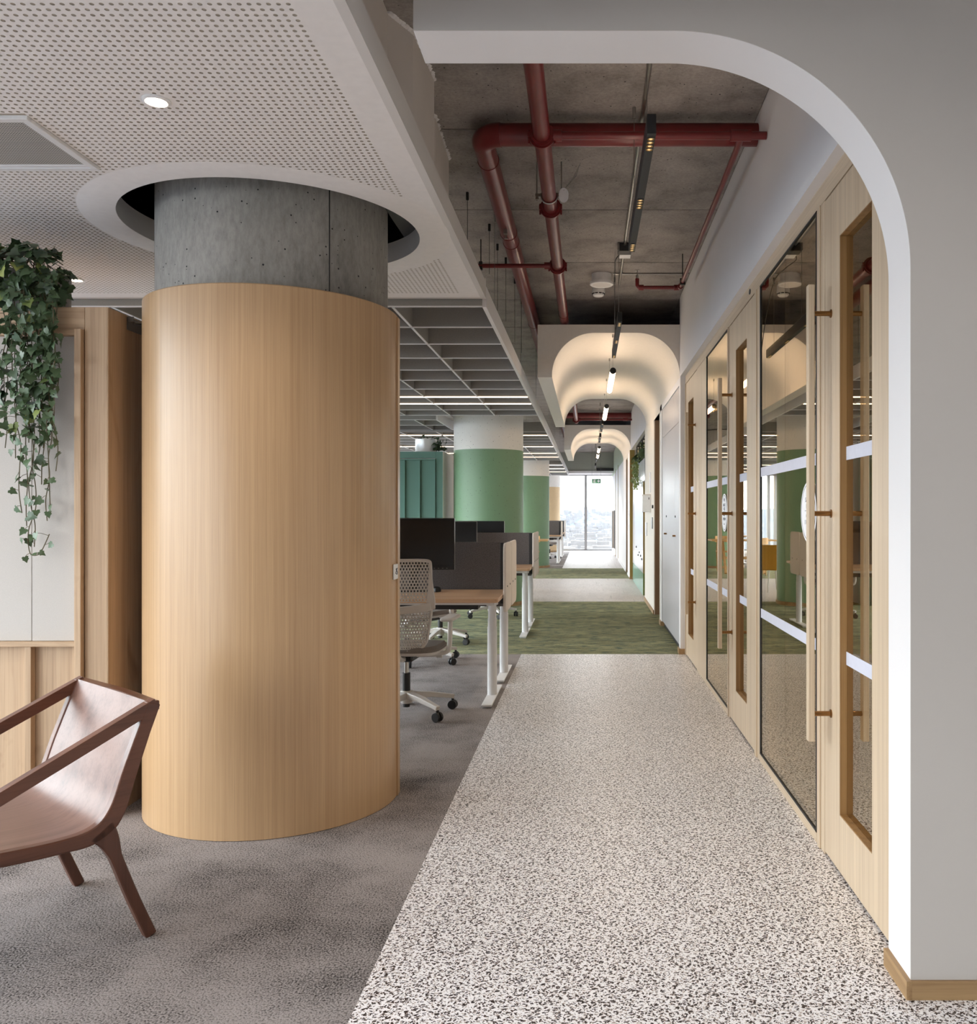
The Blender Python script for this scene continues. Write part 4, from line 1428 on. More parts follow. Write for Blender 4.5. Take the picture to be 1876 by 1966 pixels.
# wall planter with black frame in the niche
wp = Vector((0.86, 13.1, 1.80))
pl = tag(empty('wall_planter', wp), 'white planter box on black metal frame with trailing plants above the glossy whiteboard', 'planter')
mb = MB().box(0, 0.12, 0.02, 1.7, 0.0, 0.34)
mb.build('planter_box', M['whiteboard'], pl, bevel=0.003)
mb = MB()
for y in (0.0, 0.85, 1.65, 2.35):
    mb.box(0.0, 0.018, y - 0.012, y + 0.012, 0.30 if y else 0.0, 0.69)
    mb.box(0.0, 0.125, y - 0.012, y + 0.012, 0.668, 0.69)
    mb.box(0.0, 0.125, y - 0.012, y + 0.012, 0.52, 0.54)
mb.box(0.0, 0.018, -0.012, 2.36, 0.672, 0.69)
mb.build('metal_frame', M['black'], pl, smooth=False)
sp_ = []
for k in range(80):
    sp_.append((wp + Vector((rng.uniform(-0.03, 0.09), rng.uniform(0.2, 2.6), 0.36 + abs(rng.gauss(0, 0.09)))), (-0.8, -0.6, 0.3), 0.2))
foliage(pl, M['leaf'], sp_, rng, 0.05, 0.10, 'upper_foliage', base=wp)
sp_ = []
for k in range(230):
    t = rng.random()
    sp_.append((wp + Vector((-0.03 + rng.gauss(0, 0.025), 1.95 + rng.gauss(0, 0.30) * (1.1 - 0.6 * t), 0.45 - 0.50 * t + rng.gauss(0, 0.02))), (-0.8, -0.6, 0.1), 0.9))
foliage(pl, M['leaf_light'], sp_, rng, 0.03, 0.055, 'trailing_foliage', base=wp)

# glossy board cladding
wbr = struct(box('wall_board', M['whiteboard'], 0.885, 0.985, 14.0, 17.2, 0.35, 1.98))
MB().box(0.885, 0.985, 14.0, 17.2, 0.0, 0.348).build('board_lower', M['board_green'], wbr, smooth=False)
MB().box(0.884, 0.985, 13.98, 14.0, 0.35, 1.80).build('board_end', M['olive'], wbr, smooth=False)
MB().box(0.884, 0.985, 13.98, 14.0, 0.0, 0.348).build('board_end_low', M['olive_green'], wbr, smooth=False)
mg = MB()
for k, (y, z) in enumerate(((14.6, 0.60), (15.0, 0.64), (15.3, 0.58), (15.9, 0.70), (14.3, 0.56))):
    o = MB().cyl((0.885, y, z), (0.873, y, z), 0.018, 16).build('board_magnet', M['black_plastic'])
    tag(o, 'small black round magnet on the lower part of the glossy whiteboard', 'magnet', 'magnets on the whiteboard')

# small fittings on the cream wall
dp = tag(empty('towel_dispenser', (0.86, 12.02, 1.32)), 'white box dispenser mounted on the cream wall past the brown door', 'dispenser')
MB().box(-0.112, 0.0, -0.06, 0.14, 0.0, 0.235).build('box', M['white_metal'], dp, bevel=0.006)
MB().box(-0.113, 0.0, -0.061, 0.141, 0.23, 0.243).build('top', M['felt_beige'], dp, bevel=0.003)
MB().box(-0.03, -0.02, -0.064, -0.058, 0.17, 0.20).build('lock', M['black'], dp)
tag(MB().box(0.848, 0.86, 11.95, 12.02, 1.585, 1.80).box(0.848, 0.86, 11.95, 12.02, 1.805, 1.86).build('wall_strip', M['sign_white'], bevel=0.001), 'slim white strip on the cream wall above the box dispenser', 'strip')
tag(MB().box(0.850, 0.86, 11.55, 11.72, 1.10, 1.25).build('switch_plate', M['grey_metal'], bevel=0.002), 'grey switch plate on the cream wall beside the brown door', 'switch')
tag(MB().cyl((0.86, 11.5, 1.39), (0.842, 11.5, 1.39), 0.022, 18).build('door_button', M['black_plastic']), 'small black button on the cream wall edge above the grey switch plate', 'button')
tag(MB().box(0.846, 0.86, 12.65, 12.95, 0.98, 1.17).build('notice_plate', M['sign_white'], bevel=0.002), 'white upright plate low on the cream wall below the box dispenser', 'plate')
for a, z in ((18.3, 1.25), (18.25, 0.95)):
    tag(MB().box(0.850, 0.862, a - 0.06, a + 0.06, z, z + 0.12).build('wall_switch', M['sign_white'], bevel=0.002), 'white wall switch beside the far brown door, the %s one' % ('upper' if z > 1.1 else 'lower'), 'switch')

# exit sign on wires
ex = tag(empty('exit_sign', (0.265, 26.0, 2.19)), 'green running man exit sign with an arrow hanging before the end window', 'sign')
MB().box(-0.132, 0.132, -0.006, 0.006, 0.0, 0.14).build('sign_panel', M['sign_green'], ex, bevel=0.002)
MB().box(-0.135, 0.135, -0.02, 0.02, 0.165, 0.185).build('lamp_housing', M['grey_metal'], ex, bevel=0.003)
mb = MB()
for x in (-0.13, 0.13):
    mb.tube([(x, 0, 0.185), (x, 0, SLAB - 2.19 - 0.004)], 0.003, 5)
    mb.box(x - 0.004, x + 0.004, -0.004, 0.004, 0.138, 0.168)
mb.build('wires', M['grey_metal'], ex)
f = lambda u, v, d: (u, d, v)
mb = MB()
mb.prism([(0.02, 0.06), (0.02, 0.082), (0.062, 0.082), (0.046, 0.112), (0.072, 0.112), (0.105, 0.071), (0.072, 0.03), (0.046, 0.03), (0.062, 0.06)], -0.0085, -0.006, f)
mb.prism([(-0.105, 0.015), (-0.025, 0.015), (-0.025, 0.125), (-0.105, 0.125), (-0.105, 0.118), (-0.032, 0.118), (-0.032, 0.022), (-0.105, 0.022)], -0.0085, -0.006, f)
mb.prism([(-0.062 + 0.009 * math.cos(R(a)), 0.103 + 0.009 * math.sin(R(a))) for a in range(0, 360, 30)], -0.0085, -0.006, f)
mb.prism([(-0.078, 0.09), (-0.058, 0.092), (-0.052, 0.075), (-0.040, 0.070), (-0.042, 0.064), (-0.058, 0.067), (-0.062, 0.058), (-0.050, 0.045), (-0.056, 0.026), (-0.064, 0.028), (-0.060, 0.042), (-0.074, 0.052), (-0.084, 0.040), (-0.100, 0.040), (-0.100, 0.048), (-0.088, 0.048), (-0.076, 0.064), (-0.072, 0.080), (-0.082, 0.080), (-0.090, 0.068), (-0.096, 0.072), (-0.086, 0.088)], -0.0085, -0.006, f)
mb.build('pictogram', M['sign_white'], ex, smooth=False)

# whiteboards leaning on the wall near the end window
for k, (y, t) in enumerate(((27.6, 0), (28.2, 1))):
    bd = tag(empty('framed_board', (0.80 + 0.03 * k, y, 0.22)), ('grey felt board in a wooden frame by the end window, the nearer of two', 'grey felt board in a wooden frame by the end window, the one behind')[k], 'board')
    MB().box(-0.02, 0.03, 0.0, 0.5, 0.0, 1.16).build('felt', M['felt_beige'], bd)
    MB().box(-0.03, -0.02, -0.02, 0.52, -0.02, 1.18).build('frame', M['grey_metal'], bd, bevel=0.003)
    MB().box(0.03, 0.05, -0.02, 0.52, -0.02, 1.18).build('back_frame', M['grey_metal'], bd, bevel=0.003)

# ------------------------------------------------------------------ walnut lounge chair
lc = tag(empty('lounge_chair', (-1.35, 2.722, 0.0), R(139.5)), 'walnut lounge chair with slanted arms standing before the oak booth', 'chair')
WD = 0.57
zs = lambda pts, x: [(x, a, b) for a, b in pts]
shell_path = smoothpath([(0, 0.66, 0.388), (0, 0.45, 0.372), (0, 0.27, 0.362), (0, 0.175, 0.372), (0, 0.125, 0.42), (0, 0.085, 0.53), (0, 0.035, 0.66), (0, 0.012, 0.722)], 6)
mb = MB()
vs, fs, k, m = [], [], len(shell_path), 9
for i, p in enumerate(shell_path):
    d = (shell_path[min(i + 1, k - 1)] - shell_path[max(i - 1, 0)]).normalized()
    nrm = Vector((0, d.z, -d.y))
    for j in range(m):
        u = j / (m - 1)
        sag = 0.010 * math.sin(math.pi * u)
        vs.append(Vector((0.002 + (WD - 0.004) * u, p.y, p.z)) + nrm * (-sag))
for side in (0, 1):
    pass
vs2 = []
for i, p in enumerate(shell_path):
    d = (shell_path[min(i + 1, k - 1)] - shell_path[max(i - 1, 0)]).normalized()
    nrm = Vector((0, d.z, -d.y))
    for j in range(m):
        vs2.append(vs[i * m + j] - nrm * 0.016)
n0 = len(vs)
fs = []
for i in range(k - 1):
    for j in range(m - 1):
        a = i * m + j
        fs.append((a, a + 1, a + m + 1, a + m))
        fs.append((n0 + a + 1, n0 + a, n0 + a + m, n0 + a + m + 1))
for i in range(k - 1):
    a, b = i * m, i * m + m - 1
    fs.append((a, a + m, n0 + a + m, n0 + a))
    fs.append((b + m, b, n0 + b, n0 + b + m))
for j in range(m - 1):
    fs.append((j + 1, j, n0 + j, n0 + j + 1))
    a = (k - 1) * m + j
    fs.append((a, a + 1, n0 + a + 1, n0 + a))
mb.add(vs + vs2, fs)
mb.build('seat_shell', M['walnut_shell'], lc, ang=50)
SX = (1, 0, 0)
for x in (0.0, WD):
    sd_ = 1 if x == 0 else -1
    pth, hs = [], []
    for i, q in enumerate(shell_path):
        d = (shell_path[min(i + 1, k - 1)] - shell_path[max(i - 1, 0)]).normalized()
        hh = 0.040 + 0.012 * max(0, 1 - abs(q.y - 0.14) / 0.10)
        pth.append(Vector((x, q.y, q.z)) - Vector((0, d.z, -d.y)) * (hh / 2 - 0.003))
        hs.append(hh)
    MB().rail(pth, 0.034, hs, SX).build('side_rail', M['walnut'], lc, bevel=0.004)
    pth = smoothpath([(x, -0.012, 0.712), (x, 0.18, 0.623), (x, 0.42, 0.513), (x, 0.66, 0.402), (x, 0.70, 0.378)], 4)
    MB().rail(pth, 0.032, 0.036, SX).build('armrest', M['walnut'], lc, bevel=0.005)
    pth = smoothpath([(x, 0.150, 0.365), (x, 0.125, 0.325), (x, 0.10, 0.255), (x, 0.055, 0.13), (x, 0.004, 0.002)], 5)
    nn = len(pth)
    MB().rail(pth, [0.034] * nn, [0.085 - 0.052 * min(1, (i / (nn - 1)) * 2.2) if i / (nn - 1) < 0.4545 else 0.033 for i in range(nn)], SX).build('rear_leg', M['walnut_leg'], lc, bevel=0.004)
    pth = smoothpath([(x, 0.60, 0.385), (x, 0.635, 0.34), (x, 0.68, 0.20), (x, 0.73, 0.002)], 5)
    nn = len(pth)
    MB().rail(pth, [0.034] * nn, [0.075 - 0.042 * min(1, i / (nn - 1) * 2) for i in range(nn)], SX).build('front_leg', M['walnut_leg'], lc, bevel=0.004)
pth = smoothpath([(-0.010, -0.004, 0.708), (WD / 2, -0.024, 0.704), (WD + 0.010, -0.004, 0.708)], 8)
MB().rail(pth, 0.026, 0.036, (0, 0, 1)).build('top_rail', M['walnut'], lc, bevel=0.004)
MB().rail([(0.0, 0.655, 0.366), (WD, 0.655, 0.366)], 0.034, 0.04, (0, 1, 0)).build('front_rail', M['walnut'], lc, bevel=0.004)

# ------------------------------------------------------------------ office chairs


def office_chair(label):
    root = tag(empty('office_chair'), label, 'chair', 'office chairs at the desks')
    GP, BL = M['grey_plastic'], M['black_plastic']
    # five star base
    MB().lathe([(0.0, 0.075), (0.036, 0.075), (0.04, 0.10), (0.036, 0.155), (0.0, 0.155)], n=24).build('hub', GP, root)
    MB().lathe([(0.0, 0.05), (0.022, 0.05), (0.022, 0.08)], n=16).build('hub_plug', BL, root)
    for k in range(5):
        a = 2 * math.pi * k / 5 + 0.595
        c, s = math.cos(a), math.sin(a)
        lg = MB().rail([(0.02 * c, 0.02 * s, 0.128), (0.16 * c, 0.16 * s, 0.116), (0.30 * c, 0.30 * s, 0.090), (0.325 * c, 0.325 * s, 0.084)], [0.055, 0.045, 0.034, 0.030], [0.045, 0.034, 0.026, 0.030], (-s, c, 0)).build('base_leg', GP, root, bevel=0.004)
        cx, cy = 0.318 * c, 0.318 * s
        b = a + 0.9 + k
        u, v = math.cos(b), math.sin(b)
        mb = MB()
        for o in (-1, 1):
            mb.cyl((cx + o * 0.006 * u, cy + o * 0.006 * v, 0.031), (cx + o * 0.024 * u, cy + o * 0.024 * v, 0.031), 0.030, 20)
        mb.cyl((cx, cy, 0.04), (cx, cy, 0.075), 0.010, 12)
        mb.build('caster', BL, lg, bevel=0.003)
    MB().cyl((0, 0, 0.15), (0, 0, 0.27), 0.025, 20).build('gas_lift_sleeve', BL, root)
    MB().cyl((0, 0, 0.26), (0, 0, 0.39), 0.014, 20).build('gas_lift', M['steel'], root)
    MB().box(-0.075, 0.075, -0.14, 0.10, 0.36, 0.405).build('mechanism', BL, root, bevel=0.012)
    # seat
    n = 28
    out = []
    for k in range(n):
        a = 2 * math.pi * k / n
        ce, se = math.cos(a), math.sin(a)
        out.append((0.245 * math.copysign(abs(ce) ** 0.55, ce), 0.235 * math.copysign(abs(se) ** 0.55, se)))
    mb = MB()
    levels = [(0.80, 0.405), (0.96, 0.412), (1.0, 0.43)]
    vs, fs = [], []
    for s, z in levels:
        vs += [(x * s, y * s, z) for x, y in out]
    for i in range(2):
        for k in range(n):
            b = (k + 1) % n
            fs.append((i * n + k, i * n + b, (i + 1) * n + b, (i + 1) * n + k))
    fs.append(tuple(range(n)))
    fs.append(tuple(2 * n + k for k in range(n - 1, -1, -1)))
    MB().add(vs, fs).build('seat_pan', GP, root)
    vs, fs = [], []
    for s, z in ((0.99, 0.431), (1.0, 0.448), (0.93, 0.466), (0.6, 0.470)):
        vs += [(x * s, y * s, z - 0.02 * max(0, (y * s - 0.12) / 0.12) - 0.008 * (1 - abs(x) / 0.245)) for x, y in out]
    for i in range(3):
        for k in range(n):
            b = (k + 1) % n
            fs.append((i * n + k, i * n + b, (i + 1) * n + b, (i + 1) * n + k))
    fs.append(tuple(3 * n + k for k in range(n)))
    MB().add(vs, fs).build('seat_cushion', M['seat_cloth'], root)
    MB().rail([(0.05, -0.02, 0.385), (0.20, 0.0, 0.385)], 0.02, 0.018, (0, 1, 0)).cyl((0.2, 0, 0.385), (0.235, 0, 0.385), 0.016, 14).build('lever', GP, root)
    # back surface: u across, v up

    def S(u, v):
        z = 0.44 + 0.58 * v
        half = 0.165 + 0.065 * min(1, v / 0.45) - 0.012 * max(0, (v - 0.6) / 0.4) ** 2
        y = -0.245 - 0.045 * math.sin(math.pi * min(1, v * 1.05)) * 1.0 - 0.055 * v + 0.05 * u * u * (1 - 0.2 * v)
        y += 0.035 * math.exp(-((v - 0.22) / 0.22) ** 2)
        return Vector((half * u, y, z))
    for nm, v0, v1, nv in (('back_mesh', 0.55, 0.975, 13), ('lumbar_mesh', 0.02, 0.47, 13)):
        mb = MB()
        nu = 24
        for j in range(nv):
            off = 0.5 if j % 2 else 0.0
            for i in range(-1, nu + 1):
                ua, ub = -1 + 2 * (i + off) / nu, -1 + 2 * (i + 1 + off) / nu
                ua, ub = max(-1, ua), min(1, ub)
                if ub - ua < 0.02:
                    continue
                va, vb = v0 + (v1 - v0) * j / nv, v0 + (v1 - v0) * (j + 1) / nv
                q = [S(ua, va), S(ub, va), S(ub, vb), S(ua, vb)]
                du, dv = (ub - ua) * (0.24 if v0 > 0.5 else 0.31), (vb - va) * (0.16 if v0 > 0.5 else 0.24)
                r = [S(ua + du, va + dv), S(ub - du, va + dv), S(ub - du, vb - dv), S(ua + du, vb - dv)]
                mb.add(q + r, [(0, 1, 5, 4), (1, 2, 6, 5), (2, 3, 7, 6), (3, 0, 4, 7)])
        o = mb.build(nm, GP, root, smooth=True)
        sol = o.modifiers.new('thickness', 'SOLIDIFY')
        sol.thickness = 0.005
    # frame round the upper back with its cross band
    loop = [S(-1 + 2 * k / 8, 0.985) for k in range(9)]
    sideR = [S(1, v) for v in (0.93, 0.82, 0.70, 0.60, 0.53)]
    band = [S(1 - 2 * k / 8, 0.50 - 0.045 * math.cos(math.pi * (1 - 2 * k / 8) / 2)) for k in range(9)]
    sideL = [S(-1, v) for v in (0.53, 0.60, 0.70, 0.82, 0.93)]
    MB().tube(smoothpath(sideL[2:] + [S(-0.97, 0.975)] + loop[1:-1] + [S(0.97, 0.975)] + sideR[:3], 4), 0.011, 10).build('top_frame', GP, root)
    for sgn in (1, -1):
        MB().rail([S(sgn * 1.0, v) + Vector((0, -0.006, 0)) for v in (0.86, 0.76, 0.66, 0.56, 0.47)], [0.018, 0.026, 0.04, 0.055, 0.05], 0.016, (1, 0, 0)).build('side_frame', GP, root, bevel=0.005)
        MB().tube(smoothpath([S(sgn * 1.0, v) for v in (0.48, 0.36, 0.22, 0.10)] + [S(sgn * 0.85, 0.03), S(sgn * 0.4, 0.0)], 4), 0.009, 10).build('lower_frame', GP, root)
    MB().rail([p + Vector((0, -0.012, 0)) for p in band], 0.05, 0.016, (0, 0, 1)).build('cross_band', GP, root, bevel=0.006)
    MB().rail(smoothpath([S(0, 0.45) + Vector((0, -0.018, 0)), S(0, 0.30) + Vector((0, -0.045, 0)), S(0, 0.12) + Vector((0, -0.06, 0)), Vector((0, -0.27, 0.42)), Vector((0, -0.19, 0.385)), Vector((0, -0.10, 0.38))], 4), [0.10 - 0.03 * min(1, k / 12) for k in range(21)], 0.030, (1, 0, 0)).build('spine', GP, root, bevel=0.008)
    for sgn in (1, -1):
        a = MB().rail(smoothpath([(sgn * 0.14, -0.05, 0.40), (sgn * 0.26, -0.03, 0.408), (sgn * 0.285, -0.02, 0.44), (sgn * 0.288, -0.01, 0.53), (sgn * 0.288, 0.0, 0.615)], 4), 0.042, 0.026, (0, 1, 0)).build('arm_post', GP, root, bevel=0.008)
        MB().box(sgn * 0.288 - 0.042, sgn * 0.288 + 0.042, -0.12, 0.13, 0.615, 0.640).build('arm_pad', GP, a, bevel=0.011, seg=3)
    return root


chairs = [(-1.172, 5.70, -4, 'pale grey mesh office chair nearest, half hidden by the veneer clad column'),
          (-1.43, 7.72, 150, 'pale grey mesh office chair on the far side of the nearest desk bench'),
          (-1.48, 8.85, 10, 'pale grey mesh office chair on the near side of the second desk bench'),
          (-1.22, 11.1, 190, 'pale grey mesh office chair on the far side of the second desk bench'),
          (-1.72, 22.7, 15, 'pale grey mesh office chair at the bench by the beige column, camera side'),
          (-1.10, 25.5, 170, 'pale grey mesh office chair between the beige column and the last bench')]
oc = None
for x, y, a, lb in chairs:
    if oc is None:
        oc = office_chair(lb)
        c = oc
    else:
        c = copy_tree(oc)
        c['label'] = lb
    c.location = (x, y, 0.0)
    c.rotation_euler = (0, 0, R(a))

# ------------------------------------------------------------------ desks


def desk(label, flip=False):
    """front edge at local y=0, end at local x=0 (towards the corridor), body toward -x"""
    root = tag(empty('sit_stand_desk'), label, 'desk', 'white legged oak desks')
    s = -1 if flip else 1
    r = 0.035
    poly = [(-1.6, 0.0)] + [(-r + r * math.sin(R(a)), r - r * math.cos(R(a))) for a in range(0, 91, 15)] + [(0.0, 0.745), (-1.6, 0.745)]
    MB().prism([(x, s * y) for x, y in poly], 0.703, 0.73, XY).build('tabletop', M['desk_top'], root, bevel=0.003)
    y0, y1 = sorted((s * 0.08, s * 0.66))
    MB().box(-1.54, -0.03, s * 0.30 - 0.03, s * 0.30 + 0.03, 0.662, 0.70).box(-0.085, -0.03, y0, y1, 0.675, 0.703).box(-1.57, -1.51, y0, y1, 0.675, 0.703).build('steel_frame', M['white_metal'], root, bevel=0.003)
    for x in (-0.075, -1.53):
        l = MB().cyl((x, s * 0.35, 0.02), (x, s * 0.35, 0.50), 0.034, 24).cyl((x, s * 0.35, 0.50), (x, s * 0.35, 0.56), 0.0315, 24).cyl((x, s * 0.35, 0.56), (x, s * 0.35, 0.69), 0.029, 24).build('leg', M['white_metal'], root)
        a, b = sorted((s * 0.0, s * 0.70))
        MB().box(x - 0.036, x + 0.036, a, b, 0.012, 0.024).box(x - 0.03, x + 0.03, a + 0.02, a + 0.06, 0.0, 0.013).box(x - 0.03, x + 0.03, b - 0.06, b - 0.02, 0.0, 0.013).build('foot', M['white_metal'], l, bevel=0.003)
    a, b = sorted((s * 0.55, s * 0.70))
    MB().box(-1.4, -0.2, a, b, 0.60, 0.66).build('cable_tray', M['black'], root, bevel=0.004)
    return root


def monitor(label, back=False):
    root = tag(empty('monitor'), label, 'monitor', 'black monitors on the desks')
    MB().box(-0.30, 0.30, 0.0, 0.035, 0.16, 0.535).build('casing', M['black_plastic'], root, bevel=0.004)
    MB().box(-0.292, 0.292, -0.002, 0.0, 0.185, 0.528).build('screen', M['black_gloss'], root, smooth=False)
    mb = MB()
    for k in range(5):
        mb.box(0.12 + 0.03 * k, 0.13 + 0.03 * k, -0.0025, 0.0, 0.170, 0.173)
    mb.build('buttons', M['grey_metal'], root, smooth=False)
    MB().box(-0.30, 0.30, 0.030, 0.040, 0.5355, 0.5375).box(-0.302, -0.3, 0.005, 0.03, 0.16, 0.535).box(0.3, 0.302, 0.005, 0.03, 0.16, 0.535).build('edge_trim', M['steel'], root, smooth=False)
    MB().box(-0.03, 0.03, 0.035, 0.07, 0.0, 0.40).box(-0.06, 0.06, 0.034, 0.05, 0.28, 0.40).build('stand', M['black_plastic'], root, bevel=0.004)
    MB().box(-0.035, 0.035, 0.0505, 0.0515, 0.33, 0.345).build('back_plate', M['steel'], root, smooth=False)
    MB().box(-0.12, 0.12, -0.04, 0.12, 0.0, 0.012).build('foot_plate', M['black_plastic'], root, bevel=0.004)
    return root


def rounded(u0, u1, v0, v1, r, n=6):
    out = []
    for cx, cy, a in ((u1 - r, v0 + r, -90), (u1 - r, v1 - r, 0), (u0 + r, v1 - r, 90), (u0 + r, v0 + r, 180)):
        out += arc(cx, cy, r, a, a + 90, n)
    return out


def screen(label):
    root = tag(empty('desk_screen'), label, 'screen', 'felt screens between the desks')
    MB().prism(rounded(-1.57, -0.03, 0.60, 1.085, 0.01, 2), -0.014, 0.014, XZ).build('felt_panel', M['felt_dark'], root)
    MB().box(-0.06, -0.015, -0.02, 0.02, 0.62, 1.08).build('edge_post', M['black'], root, bevel=0.003)
    return root


def wing(label):
    root = tag(empty('side_screen'), label, 'screen', 'beige side screens at the desk ends')
    MB().prism(rounded(0.01, 0.46, 0.60, 1.09, 0.06, 8), -0.008, 0.012, YZ).build('felt_wing', M['felt_beige'], root, bevel=0.004)
    MB().cyl((0.012, 0.12, 0.78), (0.015, 0.12, 0.78), 0.007, 12).cyl((0.012, 0.34, 0.78), (0.015, 0.34, 0.78), 0.007, 12).build('fixing', M['black'], root)
    return root


d0, d1, m0, s0, w0 = None, None, None, None, None
mons = {0: [(-0.55, 0.52, 4, 'big black monitor on the nearest desk, behind the nearest office chair')],
        1: [(-0.79, 0.45, 0, 'black monitor on the second bench, grey sheen on its screen'), (-0.55, 1.12, 180, 'black monitor seen from behind on the far desk of the second bench'), (-1.11, 0.50, 20, 'black monitor edge showing between the two others of the second bench')],
        2: [(-1.05, 0.5, 0, 'small dark monitor on the bench by the beige column')]}
names = ['nearest bench', 'second bench', 'far bench by the beige column', 'last bench before the end window']
for i, (x, yc) in enumerate(((-0.598, 6.655), (-0.598, 9.93), (-0.70, 23.6), (-0.70, 26.8))):
    nm = names[i]
    for flip in (False, True):
        lb = 'oak topped white legged desk, %s side of the %s' % ('far' if flip else 'camera', nm)
        src = d1 if flip else d0
        if src is None:
            o = desk(lb, flip)
            if flip:
                d1 = o
            else:
                d0 = o
        else:
            o = copy_tree(src)
            o['label'] = lb
        o.location = (x, yc + (0.785 if flip else -0.785), 0)
    lb = 'dark grey felt screen along the %s' % nm
    if s0 is None:
        s0 = o = screen(lb)
    else:
        o = copy_tree(s0)
        o['label'] = lb
    o.location = (x, yc, 0)
    for flip in (False, True):
        lb = 'beige felt side screen, %s half of the %s' % ('far' if flip else 'camera', nm)
        if w0 is None:
            w0 = o = wing(lb)
        else:
            o = copy_tree(w0)
            o['label'] = lb
        o.location = (x + 0.012, yc + (0.0 if flip else -0.47), 0)
    for (mx, my, a, lb) in mons.get(i, ()):
        if m0 is None:
            m0 = o = monitor(lb)
        else:
            o = copy_tree(m0)
            o['label'] = lb
        o.location = (x + mx - 0.12, yc - 0.785 + my, 0.7305)
        o.rotation_euler = (0, 0, R(a))
        if i:
            o.scale = (1, 1, 0.9)
ms = tag(MB().add([(0.032 * math.cos(R(30 * k)) * s, 0.055 * math.sin(R(30 * k)) * s, z) for s, z in ((1.0, 0.0), (1.0, 0.014), (0.8, 0.03), (0.4, 0.036)) for k in range(12)], [(i * 12 + k, i * 12 + (k + 1) % 12, (i + 1) * 12 + (k + 1) % 12, (i + 1) * 12 + k) for i in range(3) for k in range(12)] + [tuple(range(12))[::-1], tuple(36 + k for k in range(12))]).build('computer_mouse', M['black_plastic'], loc=(-1.10, 6.42, 0.731)), 'small black computer mouse on the nearest desk', 'mouse')

# ------------------------------------------------------------------ meeting corner beyond the columns


def trestle_table(x, y, rz, w_, d_, label):
    root = tag(empty('trestle_table', (x, y, 0), R(rz)), label, 'table')
    MB().box(-w_ / 2, w_ / 2, -d_ / 2, d_ / 2, 0.705, 0.735).build('tabletop', M['table_top'], root, bevel=0.006)
    for sx in (-1, 1):
        px_ = sx * (w_ / 2 - 0.28)
        for a, b in ((-1, 1), (1, -1)):
            MB().rail([(px_ + 0.03 * a, a * d_ * 0.38, 0.0), (px_ + 0.03 * a, b * d_ * 0.22, 0.704)], 0.05, 0.07, (1, 0, 0)).build('leg', M['table_top'], root, bevel=0.004)
    MB().box(-w_ / 2 + 0.25, w_ / 2 - 0.25, -0.025, 0.025, 0.30, 0.36).build('stretcher', M['table_top'], root, bevel=0.004)
    return root


trestle_table(-1.55, 19.25, 0, 1.4, 0.8, 'oak trestle table standing behind the nearer green column')
trestle_table(-3.3, 16.2, 90, 1.8, 0.9, 'oak trestle table deeper in the meeting corner, mirrored in the glass')


def tub_chair(x, y, rz, label):
    root = tag(empty('tub_chair', (x, y, 0), R(rz)), label, 'chair')
    prof = [(0.20, 0.36), (0.27, 0.38), (0.30, 0.46), (0.315, 0.60), (0.32, 0.76), (0.31, 0.785), (0.295, 0.76), (0.285, 0.60), (0.27, 0.48)]
    MB().lathe(prof, n=40, a0=R(-25), a1=R(205)).build('shell', M['mustard'], root)
    MB().lathe([(0.0, 0.36), (0.24, 0.36), (0.27, 0.40), (0.27, 0.45), (0.22, 0.475), (0.0, 0.48)], n=40).build('seat', M['mustard'], root)
    for sx in (-1, 1):
        for sy in (-1, 1):
            MB().tube([(sx * 0.17, sy * 0.17, 0.365), (sx * 0.22, sy * 0.22, 0.0)], [0.011, 0.008], 12).build('leg', M['steel'], root)
    return root


tub_chair(-1.28, 14.75, 160, 'mustard tub chair on metal legs mirrored in the glass partition')


def wood_chair(x, y, rz, label):
    root = tag(empty('wooden_chair', (x, y, 0), R(rz)), label, 'chair', 'oak chairs at the trestle tables')
    MB().box(-0.21, 0.21, -0.2, 0.21, 0.43, 0.455).build('seat', M['table_top'], root, bevel=0.008)
    pth = [(0.23 * math.sin(R(a)), -0.06 - 0.17 * math.cos(R(a)), 0.72) for a in range(-80, 81, 16)]
    MB().rail(pth, 0.14, 0.022, (0, 0, 1)).build('backrest', M['table_top'], root, bevel=0.006)
    for sx in (-1, 1):
        MB().tube([(sx * 0.17, -0.17, 0.0), (sx * 0.185, -0.16, 0.44), (sx * 0.17, -0.17, 0.70)], [0.012, 0.016, 0.013], 12).build('rear_leg', M['table_top'], root)
        MB().tube([(sx * 0.19, 0.19, 0.0), (sx * 0.17, 0.17, 0.44)], [0.012, 0.016], 12).build('front_leg', M['table_top'], root)
    return root


wc = wood_chair(-2.55, 15.9, 75, 'oak chair drawn up to the deeper trestle table')
for x, y, a, lb in ((-1.75, 18.62, 0, 'oak chair on the camera side of the trestle table behind the green column'), (-1.3, 19.9, 185, 'oak chair on the far side of the trestle table behind the green column')):
    c = copy_tree(wc)
    c['label'] = lb
    c.location = (x, y, 0)
    c.rotation_euler = (0, 0, R(a))

# ------------------------------------------------------------------ city and hills outside
rng = random.Random(3)
GZ = -62.0


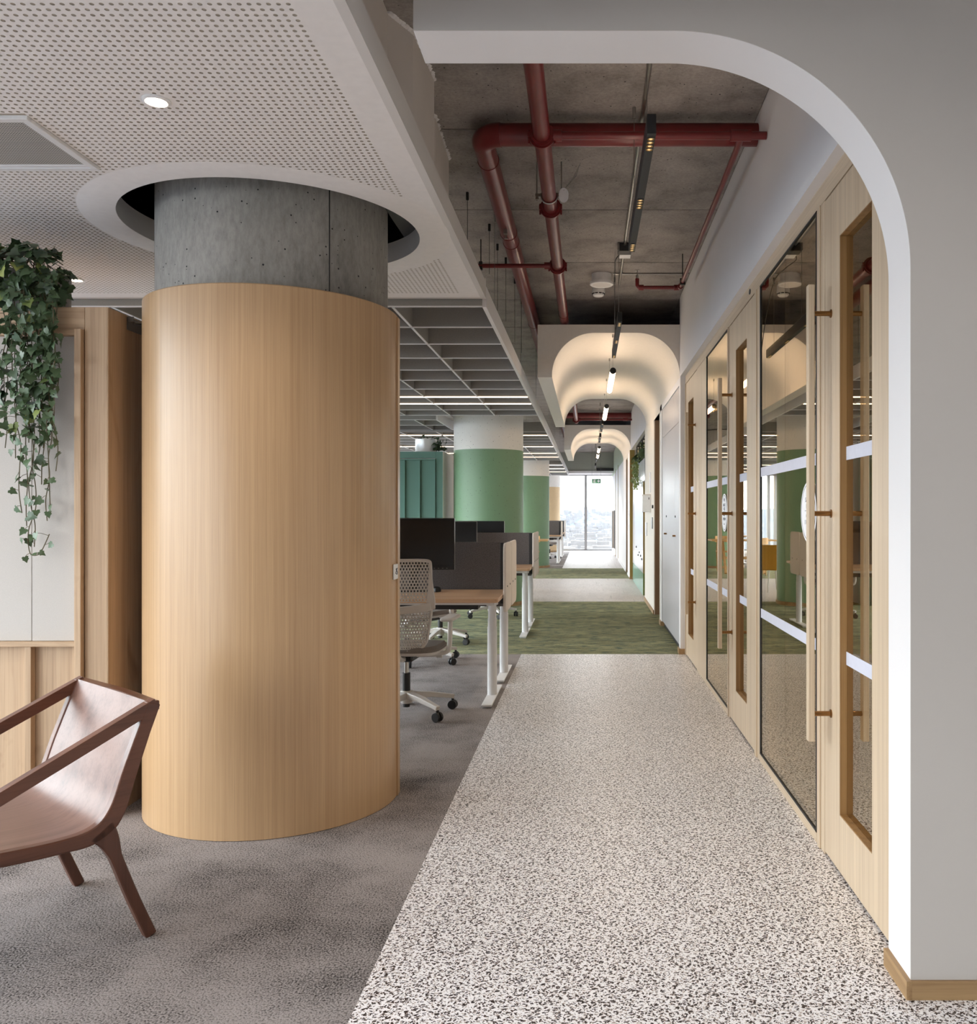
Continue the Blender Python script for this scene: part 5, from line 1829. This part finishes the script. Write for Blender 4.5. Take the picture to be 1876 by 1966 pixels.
def hz(x, y):
    a = 132 * math.exp(-((x + 330) / 560) ** 2 - ((y - 5200) / 900) ** 2)
    b = 95 * math.exp(-((x + 1500) / 900) ** 2 - ((y - 6000) / 900) ** 2)
    c = 92 * math.exp(-((x - 1700) / 1300) ** 2 - ((y - 7600) / 900) ** 2)
    d = 40 * math.exp(-((x - 250) / 420) ** 2 - ((y - 4100) / 500) ** 2)
    e = 10 * math.sin(x * 0.011) * math.sin(y * 0.004 + 1) + 5 * math.sin(x * 0.031 + y * 0.01)
    return GZ + a + b + c + d + e * min(1, max(0, (y - 900) / 2000))


xs = [-3200 + 80 * k for k in range(81)]
ys = [-400 + 100 * k for k in range(90)]
vs = [(x, y, hz(x, y)) for y in ys for x in xs]
fs = [(j * 81 + i, j * 81 + i + 1, (j + 1) * 81 + i + 1, (j + 1) * 81 + i) for j in range(89) for i in range(80)]
hills = struct(MB().add(vs, fs).build('hills', M['hill'], ang=180))
ct = MB()
for k in range(3000):
    y = 1150 + 3400 * rng.random() ** 1.25
    x = rng.uniform(-0.17, 0.13) * y
    z = hz(x, y)
    if rng.random() > 0.35 + 0.5 * (math.sin(x * 0.013) * math.sin(y * 0.006) + 0.4):
        continue
    sx, sy, h = rng.uniform(4, 11), rng.uniform(4, 9), rng.choice((5, 7, 9, 11, 16))
    ct.box(x - sx, x + sx, y - sy, y + sy, z - 8, z + h)
o = ct.build('city_houses', M['house'], smooth=False)
tag(o, 'pale hazy city houses spread below the hills outside the window', 'houses', kind='stuff')
hv = bpy.data.materials.new('haze')
hv.use_nodes = True
t = hv.node_tree
t.nodes.clear()
oo = N(t, 'ShaderNodeOutputMaterial')
vsn = N(t, 'ShaderNodeVolumeScatter', Density=0.00012, Anisotropy=0.0)
vsn.inputs['Color'].default_value = (0.058, 0.078, 0.108, 1)
t.links.new(vsn.outputs[0], oo.inputs['Volume'])
o = MB().box(-3000, 3000, 700, 8300, -140, 160).build('haze', hv, smooth=False)
tag(o, 'pale blue haze over the city', 'haze', kind='stuff')
